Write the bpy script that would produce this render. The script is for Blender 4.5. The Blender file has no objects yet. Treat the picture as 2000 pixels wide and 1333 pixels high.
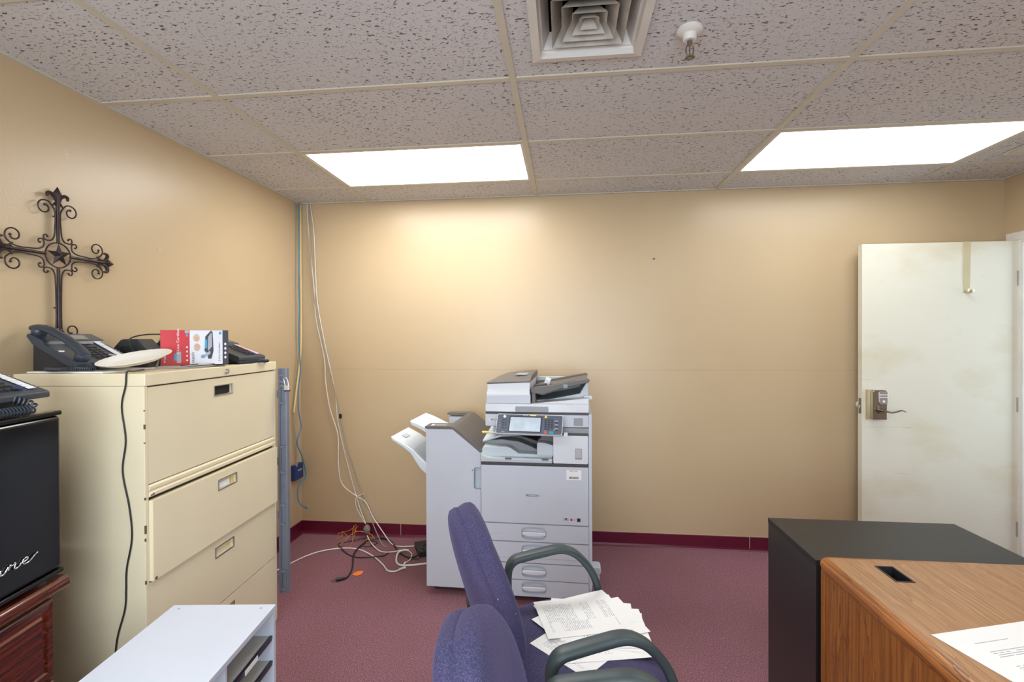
import bpy, bmesh, math, random
from mathutils import Vector, Matrix
PI = math.pi
random.seed(7)
sc = bpy.context.scene
COL = sc.collection

# ------------------------------------------------------------------ camera, world, exposure
CAM = (1.9461, -3.4377, 1.4479)
cam_d = bpy.data.cameras.new('camera')
cam_d.sensor_width = 36.0
cam_d.lens = 954.29 / 2000 * 36.0
cam_d.clip_start = 0.05
cam = bpy.data.objects.new('camera', cam_d)
COL.objects.link(cam)
yaw, pitch, roll = 0.1068, -0.0072, -0.0044
_f = Vector((-math.sin(yaw)*math.cos(pitch), math.cos(yaw)*math.cos(pitch), math.sin(pitch)))
_r = Vector((math.cos(yaw), math.sin(yaw), 0))
_u = _r.cross(_f)
_r2 = _r*math.cos(roll) + _u*math.sin(roll)
_u2 = -_r*math.sin(roll) + _u*math.cos(roll)
mw = Matrix((_r2, _u2, -_f)).transposed().to_4x4()
mw.translation = Vector(CAM)
cam.matrix_world = mw
sc.camera = cam

sc.view_settings.view_transform = 'Standard'
sc.view_settings.look = 'None'
sc.view_settings.gamma = 1.0
sc.view_settings.use_curve_mapping = False
sc.view_settings.exposure = 0.0
sc.cycles.use_denoising = True
sc.cycles.max_bounces = 10
sc.cycles.diffuse_bounces = 6

PANEL_POWER = 8.2        # radiance of the ceiling light panels
DAY_POWER = 88.0        # daylight outside the window behind the camera
HALL_POWER = 34.0

wd = bpy.data.worlds.new('world'); sc.world = wd
wd.use_nodes = True
wd.node_tree.nodes['Background'].inputs[0].default_value = (0.62, 0.78, 1.0, 1)
wd.node_tree.nodes['Background'].inputs[1].default_value = 0.6

def area_light(name, loc, rot, sx, sy, power, color):
    d = bpy.data.lights.new(name, 'AREA'); d.shape = 'RECTANGLE'; d.size = sx; d.size_y = sy
    d.energy = power; d.color = color
    o = bpy.data.objects.new(name, d); o.location = loc; o.rotation_euler = rot
    COL.objects.link(o); return o
# daylight just outside the window in the wall behind the camera, and in the hallway beyond the door
area_light('window_daylight', (1.7, -4.65, 1.4), (PI/2, 0, 0), 2.5, 1.35, DAY_POWER, (0.80, 0.90, 1.0))
area_light('hall_daylight', (5.9, -0.8, 1.5), (0, PI/2, 0), 1.9, 1.2, HALL_POWER, (0.72, 0.87, 1.0))

# ------------------------------------------------------------------ materials
def lin(c):
    c = c/255.0
    return c/12.92 if c <= 0.04045 else ((c+0.055)/1.055)**2.4
def rgb(r, g, b): return (lin(r), lin(g), lin(b), 1)

class NT:
    def __init__(s, name):
        s.m = bpy.data.materials.new(name); s.m.use_nodes = True
        s.t = s.m.node_tree; s.n = s.t.nodes; s.l = s.t.links
        s.b = s.n['Principled BSDF']
    def node(s, kind, **kw):
        n = s.n.new(kind)
        for k, v in kw.items(): setattr(n, k, v)
        return n
    def link(s, a, b): s.l.new(a, b)
    def coord(s, kind='Object', scale=(1, 1, 1), rot=(0, 0, 0), loc=(0, 0, 0)):
        tc = s.node('ShaderNodeTexCoord'); mp = s.node('ShaderNodeMapping')
        mp.inputs['Scale'].default_value = scale; mp.inputs['Rotation'].default_value = rot
        mp.inputs['Location'].default_value = loc
        s.link(tc.outputs[kind], mp.inputs[0]); return mp.outputs[0]
    def noise(s, vec, scale=5, detail=2, rough=0.5, dist=0.0):
        n = s.node('ShaderNodeTexNoise'); n.inputs['Scale'].default_value = scale
        n.inputs['Detail'].default_value = detail; n.inputs['Roughness'].default_value = rough
        n.inputs['Distortion'].default_value = dist
        s.link(vec, n.inputs['Vector']); return n.outputs['Fac']
    def ramp(s, fac, stops, interp='LINEAR'):
        r = s.node('ShaderNodeValToRGB'); r.color_ramp.interpolation = interp
        e = r.color_ramp.elements
        while len(e) < len(stops): e.new(0.5)
        for i, (p, c) in enumerate(stops):
            e[i].position = p; e[i].color = c if len(c) == 4 else (*c, 1)
        s.link(fac, r.inputs[0]); return r.outputs[0]
    def mix(s, fac, a, b, blend='MIX'):
        m = s.node('ShaderNodeMix', data_type='RGBA', blend_type=blend)
        if isinstance(fac, (int, float)): m.inputs[0].default_value = fac
        else: s.link(fac, m.inputs[0])
        for i, v in ((6, a), (7, b)):
            if isinstance(v, tuple): m.inputs[i].default_value = v
            else: s.link(v, m.inputs[i])
        return m.outputs[2]
    def math(s, op, a, b=0.0):
        m = s.node('ShaderNodeMath', operation=op)
        for i, v in ((0, a), (1, b)):
            if isinstance(v, (int, float)): m.inputs[i].default_value = v
            else: s.link(v, m.inputs[i])
        return m.outputs[0]
    def bump(s, h, strength=0.2, dist=0.01):
        b = s.node('ShaderNodeBump'); b.inputs['Strength'].default_value = strength
        b.inputs['Distance'].default_value = dist
        s.link(h, b.inputs['Height']); s.link(b.outputs[0], s.b.inputs['Normal'])
    def base(s, c):
        if isinstance(c, tuple): s.b.inputs['Base Color'].default_value = c
        else: s.link(c, s.b.inputs['Base Color'])
    def set(s, rough=0.5, metal=0.0, spec=0.5, coat=0.0):
        s.b.inputs['Roughness'].default_value = rough; s.b.inputs['Metallic'].default_value = metal
        s.b.inputs['Specular IOR Level'].default_value = spec; s.b.inputs['Coat Weight'].default_value = coat
        s.b.inputs['Coat Roughness'].default_value = 0.08

def plain(name, c, rough=0.5, metal=0.0, var=0.06, nscale=8, bump=0.0, bscale=200, spec=0.5, coat=0.0):
    t = NT(name); v = t.coord()
    n = t.noise(v, nscale, 3)
    d = tuple(x*(1-var) for x in c[:3]) + (1,); u = tuple(min(1, x*(1+var)) for x in c[:3]) + (1,)
    t.base(t.ramp(n, [(0.3, d), (0.7, u)]))
    t.set(rough, metal, spec, coat)
    if bump: t.bump(t.noise(v, bscale, 2), bump, 0.002)
    return t.m

def wall_mat(seam=False):
    t = NT('painted_wall_tan'); v = t.coord()
    n = t.noise(v, 1.4, 3)
    c = t.ramp(n, [(0.3, rgb(191, 168, 133)), (0.7, rgb(196, 174, 139))])
    sp = t.noise(t.coord(loc=(3, 7, 1)), 9, 5, 0.7)
    c = t.mix(t.ramp(sp, [(0.70, (0, 0, 0)), (0.76, (0.35, 0.35, 0.35))]), c, rgb(222, 202, 172))
    if seam:
        sx = t.node('ShaderNodeSeparateXYZ'); tc = t.node('ShaderNodeTexCoord'); t.link(tc.outputs['Object'], sx.inputs[0])
        a = t.math('ABSOLUTE', t.math('SUBTRACT', sx.outputs[2], 1.2195))
        m = t.math('LESS_THAN', a, 0.0013)
        n2 = t.noise(t.coord(scale=(1.5, 1, 1)), 2.2, 4)
        m = t.math('MULTIPLY', m, t.math('MULTIPLY', n2, 0.75))
        c = t.mix(m, c, rgb(150, 118, 84))
    t.base(c); t.set(0.35, 0, 0.62)
    h = t.noise(v, 110, 3, 0.55)
    t.bump(h, 0.11, 0.004)
    return t.m
M = {}
M['wall'] = wall_mat(); M['wall_seam'] = wall_mat(True)

def ceiling_mat():
    t = NT('mineral_fibre_tile')
    v1 = t.coord(scale=(0.5, 1.0, 1)); v2 = t.coord(scale=(0.6, 1.0, 1), loc=(5, 2, 0))
    f1 = t.noise(v1, 115, 2, 0.5, 0.6)
    big = t.noise(t.coord(), 2.0, 2)
    th = t.math('ADD', f1, t.math('MULTIPLY', t.math('SUBTRACT', big, 0.5), 0.10))
    m1 = t.ramp(th, [(0.615, (0, 0, 0)), (0.65, (1, 1, 1))])
    f2 = t.noise(v2, 210, 1, 0.5)
    m2 = t.ramp(f2, [(0.66, (0, 0, 0)), (0.72, (0.6, 0.6, 0.6))])
    c = t.ramp(t.noise(t.coord(), 0.9, 2), [(0.3, rgb(204, 202, 200)), (0.7, rgb(210, 208, 207))])
    m = t.mix(1.0, m1, m2, 'LIGHTEN')
    t.base(t.mix(m, c, rgb(112, 104, 98)))
    t.set(0.9, 0, 0.1)
    t.bump(t.math('MULTIPLY', m, -1.0), 0.35, 0.003)
    return t.m
M['tile'] = ceiling_mat()
M['tbar'] = plain('tbar_cream', rgb(200, 193, 176), 0.5, var=0.03)

def carpet_mat():
    t = NT('mauve_carpet'); v = t.coord()
    n = t.noise(v, 230, 2, 0.7); b = t.noise(v, 1.6, 4)
    c = t.ramp(n, [(0.30, rgb(84, 50, 62)), (0.5, rgb(132, 90, 100)), (0.70, rgb(186, 144, 150))])
    c = t.mix(t.ramp(b, [(0.35, (0, 0, 0)), (0.8, (0.45, 0.45, 0.45))]), c, rgb(116, 84, 84))
    d = t.noise(t.coord(loc=(1, 4, 0)), 38, 2, 0.5)
    c = t.mix(t.ramp(d, [(0.775, (0, 0, 0)), (0.79, (0.8, 0.8, 0.8))]), c, rgb(196, 178, 170))
    t.base(c); t.set(0.95, 0, 0.1); t.bump(n, 0.25, 0.002)
    return t.m
M['carpet'] = carpet_mat()
M['baseboard'] = plain('maroon_vinyl', rgb(94, 18, 44), 0.35, var=0.10, nscale=14)
M['basecap'] = plain('caulk_line', rgb(196, 160, 138), 0.6)

def wood(name, cols, axis='y', scale=1.0, rough=0.4, fine=1.0, spec=0.5, coat=0.0, off=(0, 0, 0)):
    t = NT(name)
    lo = 0.9*scale; hi = 14*scale
    sc3 = {'x': (lo, hi, hi), 'y': (hi, lo, hi), 'z': (hi, hi, lo)}[axis]
    v = t.coord(scale=sc3, loc=off)
    w = t.noise(v, 1.0, 4, 0.55, 0.9)
    rings = t.math('FRACT', t.math('MULTIPLY', w, 9.0))
    sc4 = {'x': (3, 160, 160), 'y': (160, 3, 160), 'z': (160, 160, 3)}[axis]
    p = t.noise(t.coord(scale=tuple(k*fine for k in sc4)), 1.0, 3, 0.6)
    c1 = t.ramp(rings, [(0.0, cols[0]), (0.35, cols[1]), (0.8, cols[1]), (1.0, cols[2])])
    c = t.mix(t.ramp(p, [(0.40, (0.75, 0.75, 0.75)), (0.55, (0, 0, 0))]), c1, cols[2])
    t.base(c); t.set(rough, 0, spec, coat); t.bump(p, 0.05, 0.001)
    return t.m
M['oak_top'] = wood('oak_laminate_top', [rgb(186, 142, 98), rgb(172, 128, 84), rgb(146, 102, 62)], 'y', 1.0, 0.38)
M['oak_edge'] = wood('oak_edge_band', [rgb(190, 124, 56), rgb(170, 102, 40), rgb(104, 54, 18)], 'y', 1.4, 0.32, coat=0.2)
M['oak_side'] = wood('oak_side_panel', [rgb(166, 104, 44), rgb(150, 90, 34), rgb(112, 62, 20)], 'z', 1.0, 0.42)
M['cherry'] = wood('cherry_stained_oak', [rgb(116, 44, 20), rgb(92, 30, 14), rgb(26, 9, 7)], 'x', 1.3, 0.2, coat=0.6)
M['black_wood'] = plain('black_laminate', rgb(34, 31, 31), 0.33, var=0.12, nscale=5, bump=0.03, bscale=120, spec=0.6)
M['black_top'] = wood('black_laminate_top', [rgb(40, 38, 38), rgb(35, 33, 33), rgb(29, 27, 27)], 'x', 0.8, 0.40, spec=0.4)

M['beige'] = plain('beige_cabinet_enamel', rgb(228, 216, 184), 0.42, var=0.025, nscale=3, bump=0.04, bscale=260)
M['beige_worn'] = plain('chipped_enamel', rgb(96, 84, 64), 0.6)
M['dark_gap'] = plain('dark_gap', rgb(28, 26, 24), 0.8)
M['grey_steel'] = plain('grey_bar_steel', rgb(122, 128, 142), 0.45, 0.2, var=0.05)
M['steel'] = plain('brushed_steel', rgb(190, 190, 190), 0.28, 0.95)
M['chrome'] = plain('chrome', rgb(220, 224, 230), 0.12, 1.0)
M['nickel'] = plain('aged_nickel', rgb(150, 140, 130), 0.25, 0.9)
M['brass'] = plain('pale_brass', rgb(228, 216, 178), 0.3, 0.7)
M['white_metal'] = plain('white_painted_metal', rgb(214, 210, 202), 0.45)
M['vent_dirty'] = plain('dusty_vent_metal', rgb(172, 165, 154), 0.55, var=0.26, nscale=14)
M['door'] = None
def door_mat():
    t = NT('scuffed_cream_door'); v = t.coord()
    c = t.ramp(t.noise(t.coord(scale=(1, 1, 1.6)), 1.7, 5, 0.6), [(0.35, rgb(224, 221, 203)), (0.50, rgb(226, 223, 206)), (0.78, rgb(210, 200, 168))])
    s = t.noise(t.coord(scale=(2.2, 1, 60)), 1.2, 3, 0.6)
    c = t.mix(t.ramp(s, [(0.70, (0, 0, 0)), (0.74, (0.35, 0.35, 0.35))]), c, rgb(150, 140, 116))
    t.base(c); t.set(0.36, 0, 0.5); t.bump(t.noise(v, 40, 2), 0.04, 0.002); return t.m
M['door'] = door_mat()
M['casing'] = plain('white_casing', rgb(224, 222, 214), 0.4)
M['copier'] = plain('copier_light_grey', rgb(200, 205, 214), 0.45, var=0.015, bump=0.03, bscale=500)
M['copier_white'] = plain('copier_white', rgb(220, 223, 228), 0.42, var=0.015)
M['copier_mid'] = plain('copier_mid_grey', rgb(150, 151, 154), 0.5, var=0.03)
M['copier_dark'] = plain('copier_taupe_dark', rgb(104, 99, 96), 0.5, var=0.03, bump=0.04, bscale=400)
M['copier_band'] = plain('copier_dark_band', rgb(72, 68, 72), 0.5)
M['copier_tray'] = plain('copier_bluegrey_tray', rgb(196, 205, 210), 0.42, var=0.02)
M['tray_pale'] = plain('finisher_tray_pale', rgb(222, 230, 236), 0.4, var=0.02)
M['black_plastic'] = plain('black_plastic', rgb(30, 31, 34), 0.42, bump=0.03, bscale=500)
M['phone_plastic'] = plain('phone_blue_black', rgb(52, 60, 70), 0.36, bump=0.03, bscale=600)
M['phone_dark'] = plain('phone_charcoal', rgb(42, 43, 46), 0.5)
M['fridge'] = plain('glossy_black_door', rgb(14, 15, 18), 0.14, var=0.1, spec=0.45, coat=0.0, bump=0.03, bscale=14)
M['screen'] = plain('pale_touch_screen', rgb(176, 190, 202), 0.18, var=0.10, nscale=24)
M['panel_face'] = plain('panel_slate_face', rgb(76, 84, 100), 0.35)
M['key_grey'] = plain('key_grey', rgb(150, 156, 164), 0.4)
M['key_dark'] = plain('key_dark', rgb(34, 37, 46), 0.4)
M['yellow'] = plain('yellow_plastic', rgb(232, 212, 96), 0.45)
M['teal'] = plain('teal_key', rgb(30, 150, 160), 0.4)
M['red'] = plain('red_key', rgb(196, 84, 88), 0.4)
M['ink'] = plain('black_ink', rgb(40, 40, 46), 0.7)
M['ink_red'] = plain('red_ink', rgb(190, 50, 56), 0.7)
M['white_ink'] = plain('white_ink', rgb(236, 238, 242), 0.6)
M['paper'] = plain('white_paper', rgb(240, 240, 238), 0.75, var=0.01)
M['sorter'] = plain('white_melamine', rgb(206, 212, 224), 0.42, var=0.01)
M['sorter_in'] = plain('grey_hardboard', rgb(178, 174, 166), 0.6)
M['label_black'] = plain('black_shelf_strip', rgb(30, 36, 50), 0.3)
M['bronze'] = plain('dark_bronze_iron', rgb(62, 50, 50), 0.42, 0.55, var=0.25, nscale=30)
M['white_cable'] = plain('white_cable', rgb(224, 222, 214), 0.45)
M['grey_cable'] = plain('grey_cable', rgb(150, 146, 138), 0.5)
M['cream_cable'] = plain('cream_cable', rgb(226, 206, 146), 0.5)
M['blue_cable'] = plain('blue_cable', rgb(48, 132, 178), 0.45)
M['navy_box'] = plain('navy_plastic', rgb(26, 54, 110), 0.4)
M['orange'] = plain('orange_paper', rgb(240, 130, 50), 0.7)
M['amber'] = plain('amber_wire', rgb(206, 140, 50), 0.5)
M['stone'] = plain('grey_putty', rgb(128, 120, 108), 0.85, var=0.3, nscale=60, bump=0.5, bscale=60)
M['plate'] = plain('paper_plate', rgb(238, 234, 224), 0.6, var=0.015)
M['box_red'] = plain('box_red', rgb(200, 30, 40), 0.35, var=0.04)
M['box_white'] = plain('box_white', rgb(226, 228, 236), 0.35, var=0.02)
M['box_dark'] = plain('box_dark', rgb(62, 62, 68), 0.4)
M['box_card'] = plain('box_card', rgb(120, 40, 44), 0.6)
M['skin'] = plain('photo_skin_tone', rgb(214, 170, 150), 0.5, var=0.1, nscale=60)
M['hair'] = plain('photo_blond', rgb(206, 186, 160), 0.5, var=0.1, nscale=60)
M['photo_silver'] = plain('photo_silver', rgb(168, 172, 180), 0.4)
M['cyan'] = plain('cyan_ink', rgb(60, 160, 200), 0.4)
M['armrest'] = plain('armrest_green_grey', rgb(62, 74, 76), 0.42, var=0.05, bump=0.12, bscale=420)
M['pink'] = plain('pink_label', rgb(236, 196, 214), 0.5)
M['badge_grey'] = plain('pinkish_grey_badge', rgb(190, 182, 192), 0.5)
M['lcd'] = plain('lcd_glass', rgb(120, 122, 112), 0.2)

def fabric_mat():
    t = NT('purple_blue_fabric'); v = t.coord()
    n = t.noise(t.coord(scale=(1, 1, 2.2)), 330, 2, 0.6)
    c = t.ramp(n, [(0.33, rgb(52, 50, 78)), (0.5, rgb(68, 66, 96)), (0.68, rgb(88, 84, 118))])
    b = t.noise(v, 5, 3)
    c = t.mix(t.ramp(b, [(0.45, (0, 0, 0)), (0.8, (0.5, 0.5, 0.5))]), c, rgb(98, 80, 106))
    l = t.noise(t.coord(loc=(2, 1, 5)), 120, 1)
    c = t.mix(t.ramp(l, [(0.80, (0, 0, 0)), (0.83, (0.8, 0.8, 0.8))]), c, rgb(190, 184, 196))
    t.base(c); t.set(0.92, 0, 0.15)
    t.b.inputs['Sheen Weight'].default_value = 0.35; t.b.inputs['Sheen Roughness'].default_value = 0.4
    t.b.inputs['Sheen Tint'].default_value = rgb(160, 156, 205)
    w = t.node('ShaderNodeTexWave', wave_type='BANDS', bands_direction='DIAGONAL'); w.inputs['Scale'].default_value = 170
    t.link(v, w.inputs[0])
    t.bump(t.math('ADD', t.math('MULTIPLY', w.outputs['Fac'], 0.6), n), 0.35, 0.002); return t.m
M['fabric'] = fabric_mat()

def emis(name, c, s):
    t = NT(name); t.base((0.9, 0.9, 0.9, 1)); t.set(0.5)
    n = t.noise(t.coord(), 2.0, 1)
    col = t.ramp(n, [(0.2, tuple(k*0.985 for k in c[:3])), (0.8, c)])
    t.link(col, t.b.inputs['Emission Color']); t.b.inputs['Emission Strength'].default_value = s
    return t.m
M['lamp'] = emis('lit_diffuser', (0.97, 0.985, 1.0, 1), PANEL_POWER)
M['lamp_bright'] = emis('lit_diffuser_fresh_tubes', (0.985, 0.985, 0.98, 1), PANEL_POWER*1.6)
M['lamp_dim'] = emis('lit_diffuser_aged_tubes', (0.95, 0.98, 1.0, 1), PANEL_POWER*0.75)

def print_mat(name, along='x', rows=42, cw=1.0, col=None, lo=(0.12, 0.12), hi=(0.88, 0.88), thr=0.47):
    """white paper with printed text lines, in the sheet's own generated coordinates"""
    t = NT(name)
    tc = t.node('ShaderNodeTexCoord'); sx = t.node('ShaderNodeSeparateXYZ'); t.link(tc.outputs['Generated'], sx.inputs[0])
    X, Y = (sx.outputs[0], sx.outputs[1]) if along == 'x' else (sx.outputs[1], sx.outputs[0])
    row = t.math('MULTIPLY', Y, float(rows))
    inl = t.math('LESS_THAN', t.math('FRACT', row), 0.34)
    cmb = t.node('ShaderNodeCombineXYZ'); t.link(t.math('MULTIPLY', X, 26.0*cw), cmb.inputs[0]); t.link(t.math('FLOOR', row), cmb.inputs[1])
    n = t.noise(cmb.outputs[0], 1.7, 1)
    word = t.math('GREATER_THAN', n, thr)
    blk = t.node('ShaderNodeCombineXYZ'); t.link(t.math('FLOOR', t.math('MULTIPLY', X, 1.6)), blk.inputs[0]); t.link(t.math('FLOOR', t.math('MULTIPLY', Y, 9.0)), blk.inputs[1])
    para = t.math('GREATER_THAN', t.noise(blk.outputs[0], 1.37, 0), 0.42)
    m = t.math('MULTIPLY', t.math('MULTIPLY', inl, word), para)
    for a, l, h in ((X, lo[0], hi[0]), (Y, lo[1], hi[1])):
        m = t.math('MULTIPLY', m, t.math('MULTIPLY', t.math('GREATER_THAN', a, l), t.math('LESS_THAN', a, h)))
    t.base(t.mix(t.math('MULTIPLY', m, 0.7), rgb(240, 240, 238), col or rgb(70, 74, 110)))
    t.set(0.7, 0, 0.3); return t.m
M['printed'] = print_mat('printed_sheet', 'x', 46, 0.9, rgb(96, 100, 130), (0.14, 0.08), (0.86, 0.90), 0.45)
M['printed_b'] = print_mat('printed_sheet_sparse', 'x', 30, 1.4, rgb(60, 70, 130), thr=0.56)
M['tiny_print'] = print_mat('tiny_print', 'x', 7, 1.0, rgb(60, 60, 66), (0.05, 0.05), (0.95, 0.95), 0.42)

# ------------------------------------------------------------------ mesh helpers
class MB:
    def __init__(s): s.bm = bmesh.new(); s.mi = 0
    def _f(s, vs):
        try:
            f = s.bm.faces.new(vs); f.material_index = s.mi; return f
        except ValueError: return None
    def box(s, x0, x1, y0, y1, z0, z1, rot=None, piv=None):
        P = [Vector((x, y, z)) for x in (x0, x1) for y in (y0, y1) for z in (z0, z1)]
        if rot is not None:
            c = Vector(piv) if piv else Vector(((x0+x1)/2, (y0+y1)/2, (z0+z1)/2))
            P = [c + rot @ (p-c) for p in P]
        v = [s.bm.verts.new(p) for p in P]
        for q in ((0, 1, 3, 2), (4, 6, 7, 5), (0, 4, 5, 1), (2, 3, 7, 6), (0, 2, 6, 4), (1, 5, 7, 3)):
            s._f([v[i] for i in q])
        return s
    def prism(s, poly, a, b, axis='y'):
        """polygon in the two other axes, pushed from a to b along axis"""
        def P(p, t):
            if axis == 'y': return (p[0], t, p[1])
            if axis == 'x': return (t, p[0], p[1])
            return (p[0], p[1], t)
        A = [s.bm.verts.new(P(p, a)) for p in poly]; B = [s.bm.verts.new(P(p, b)) for p in poly]
        n = len(poly)
        s._f(A); s._f(B[::-1])
        for i in range(n): s._f([A[i], B[i], B[(i+1) % n], A[(i+1) % n]])
        return s
    def loft(s, rings, cap0=True, cap1=True, closed=True):
        R = [[s.bm.verts.new(p) for p in r] for r in rings]
        for a, b in zip(R, R[1:]):
            n = len(a)
            for i in range(n if closed else n-1):
                s._f([a[i], a[(i+1) % n], b[(i+1) % n], b[i]])
        if cap0: s._f(R[0][::-1])
        if cap1: s._f(R[-1])
        return s
    def cyl(s, p0, p1, r0, r1=None, seg=16):
        p0, p1 = Vector(p0), Vector(p1); r1 = r0 if r1 is None else r1
        d = (p1-p0).normalized(); a = d.orthogonal().normalized(); b = d.cross(a)
        ring = lambda p, r: [p + a*(r*math.cos(2*PI*i/seg)) + b*(r*math.sin(2*PI*i/seg)) for i in range(seg)]
        return s.loft([ring(p0, r0), ring(p1, r1)])
    def tube(s, pts, r, seg=8, smooth=0, r2=None, up=(0, 0, 1)):
        """round (or oval r x r2, r2 along up) tube along points; smooth = catmull-rom steps"""
        P = [Vector(p) for p in pts]
        if smooth: P = catmull(P, smooth)
        rs = r if callable(r) else (lambda t: r)
        rings = []; prev = None
        n = len(P)
        for i, p in enumerate(P):
            d = (P[min(i+1, n-1)] - P[max(i-1, 0)])
            if d.length < 1e-9: d = Vector((0, 0, 1))
            d.normalize()
            if r2 is not None:
                b = Vector(up); a = d.cross(b)
                if a.length < 1e-4: a = d.orthogonal()
                a.normalize(); b = a.cross(d).normalized()
            else:
                a = (prev - d*prev.dot(d)) if prev is not None else d.orthogonal()
                if a.length < 1e-5: a = d.orthogonal()
                a.normalize(); b = d.cross(a); prev = a
            rr = rs(i/max(1, n-1)); q = rr if r2 is None else r2*(rr/rs(0.5) if callable(r) else 1)
            rings.append([p + a*(rr*math.cos(2*PI*k/seg)) + b*(q*math.sin(2*PI*k/seg)) for k in range(seg)])
        return s.loft(rings)
    def lathe(s, prof, c=(0, 0, 0), seg=24, axis='z', cap=True):
        def P(r, h, t):
            x, y = r*math.cos(t), r*math.sin(t)
            q = {'z': (x, y, h), 'y': (x, h, y), 'x': (h, x, y)}[axis]
            return (c[0]+q[0], c[1]+q[1], c[2]+q[2])
        return s.loft([[P(r, h, 2*PI*i/seg) for i in range(seg)] for r, h in prof], cap, cap)
    def ball(s, c, rx, ry, rz, seg=16, rg=10):
        rings = []
        for j in range(1, rg):
            t = PI*j/rg
            rings.append([(c[0]+rx*math.sin(t)*math.cos(2*PI*i/seg), c[1]+ry*math.sin(t)*math.sin(2*PI*i/seg), c[2]-rz*math.cos(t)) for i in range(seg)])
        return s.loft(rings)
    def pillow(s, outline, x0, x1, n=3.0, rings=8, fn=None):
        """cushion closed on both sides: outline in (y,z), thickness from x0 to x1"""
        xm = (x0+x1)/2; h = abs(x1-x0)/2; cy = sum(p[0] for p in outline)/len(outline); cz = sum(p[1] for p in outline)/len(outline)
        R = []
        ks = [math.sin(PI/2*i/rings) for i in range(1, rings+1)]
        seq = [(k, -1) for k in ks] + [(k, 1) for k in ks[::-1][1:]]
        for k, sg in seq:
            hh = h*max(0.0, 1-k**n)**(1.0/n)
            ring = [Vector((xm+sg*hh, cy+(p[0]-cy)*k, cz+(p[1]-cz)*k)) for p in outline]
            R.append([fn(p) if fn else p for p in ring])
        return s.loft(R)
    def recess(s, x0, x1, z0, z1, hole, depth, y=0.0, thick=0.012, n=48, inner=0.82):
        """front panel facing -Y with an oval/rect recess; hole=(cx,cz,rx,rz,p)"""
        cx, cz, rx, rz, p = hole
        A = []; B = []; Ci = []; D = []
        angs = sorted(set([2*PI*i/n for i in range(n)] + [math.atan2(zz-cz, xx-cx) % (2*PI) for xx in (x0, x1) for zz in (z0, z1)]))
        for t in angs:
            c, q = math.cos(t), math.sin(t)
            k = min([(x1-cx)/c if c > 1e-9 else 1e9, (x0-cx)/c if c < -1e-9 else 1e9, (z1-cz)/q if q > 1e-9 else 1e9, (z0-cz)/q if q < -1e-9 else 1e9])
            A.append((cx+c*k, y, cz+q*k))
            e = (abs(c/rx)**p + abs(q/rz)**p)**(-1.0/p)
            B.append((cx+c*e, y, cz+q*e))
            Ci.append((cx+c*e*inner, y+depth, cz+q*e*inner))
        back = [(a[0], y+thick, a[2]) for a in A]
        s.loft([back, A, B, Ci], False, True)
        return s
    def build(s, name, mats, parent=None, loc=(0, 0, 0), rot=(0, 0, 0), smooth=None, bevel=0, seg=2, sub=0):
        bmesh.ops.remove_doubles(s.bm, verts=s.bm.verts, dist=1e-6)
        bmesh.ops.recalc_face_normals(s.bm, faces=s.bm.faces)
        me = bpy.data.meshes.new(name); s.bm.to_mesh(me); s.bm.free()
        for m in (mats if isinstance(mats, (list, tuple)) else [mats]): me.materials.append(M[m])
        o = bpy.data.objects.new(name, me); COL.objects.link(o)
        o.parent = parent; o.location = loc; o.rotation_euler = rot
        if smooth is not None:
            for f in me.polygons: f.use_smooth = True
            if smooth < 3.1: me.set_sharp_from_angle(angle=smooth)
        if bevel:
            b = o.modifiers.new('bevel', 'BEVEL'); b.width = bevel; b.segments = seg; b.limit_method = 'ANGLE'; b.angle_limit = 0.6
            b.harden_normals = False
        if sub:
            q = o.modifiers.new('sub', 'SUBSURF'); q.levels = sub; q.render_levels = sub
        return o

def catmull(P, k):
    out = []
    n = len(P)
    for i in range(n-1):
        p0, p1, p2, p3 = P[max(i-1, 0)], P[i], P[i+1], P[min(i+2, n-1)]
        for j in range(k):
            t = j/k
            out.append(0.5*((2*p1)+(-p0+p2)*t+(2*p0-5*p1+4*p2-p3)*t*t+(-p0+3*p1-3*p2+p3)*t**3))
    out.append(P[-1]); return out

def thing(name, label, cat, loc=(0, 0, 0), rz=0.0, group=None):
    o = bpy.data.objects.new(name, None); COL.objects.link(o)
    o.empty_display_size = 0.05
    o.location = loc; o.rotation_euler = (0, 0, rz); o['label'] = label; o['category'] = cat
    if group: o['group'] = group
    return o
def tag(o, label, cat, group=None):
    o['label'] = label; o['category'] = cat
    if group: o['group'] = group
    return o
def struct(o, label=None):
    o['kind'] = 'structure'
    if label: o['label'] = label
    return o
def text(name, body, size, m, parent, loc, rot=(PI/2, 0, 0), ext=0.0003, align='CENTER', shear=0.0, bev=0.0, sx=1.0):
    c = bpy.data.curves.new(name, 'FONT'); c.body = body; c.size = size; c.extrude = ext; c.align_x = align; c.align_y = 'CENTER'
    c.shear = shear; c.bevel_depth = bev; c.materials.append(M[m])
    tmp = bpy.data.objects.new(name, c); COL.objects.link(tmp)
    me = bpy.data.meshes.new_from_object(tmp.evaluated_get(bpy.context.evaluated_depsgraph_get()))
    bpy.data.objects.remove(tmp); me.name = name
    if not me.materials: me.materials.append(M[m])
    o = bpy.data.objects.new(name, me); COL.objects.link(o); o.parent = parent; o.location = loc; o.rotation_euler = rot
    o.scale = (sx, 1, 1)
    return o

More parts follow.
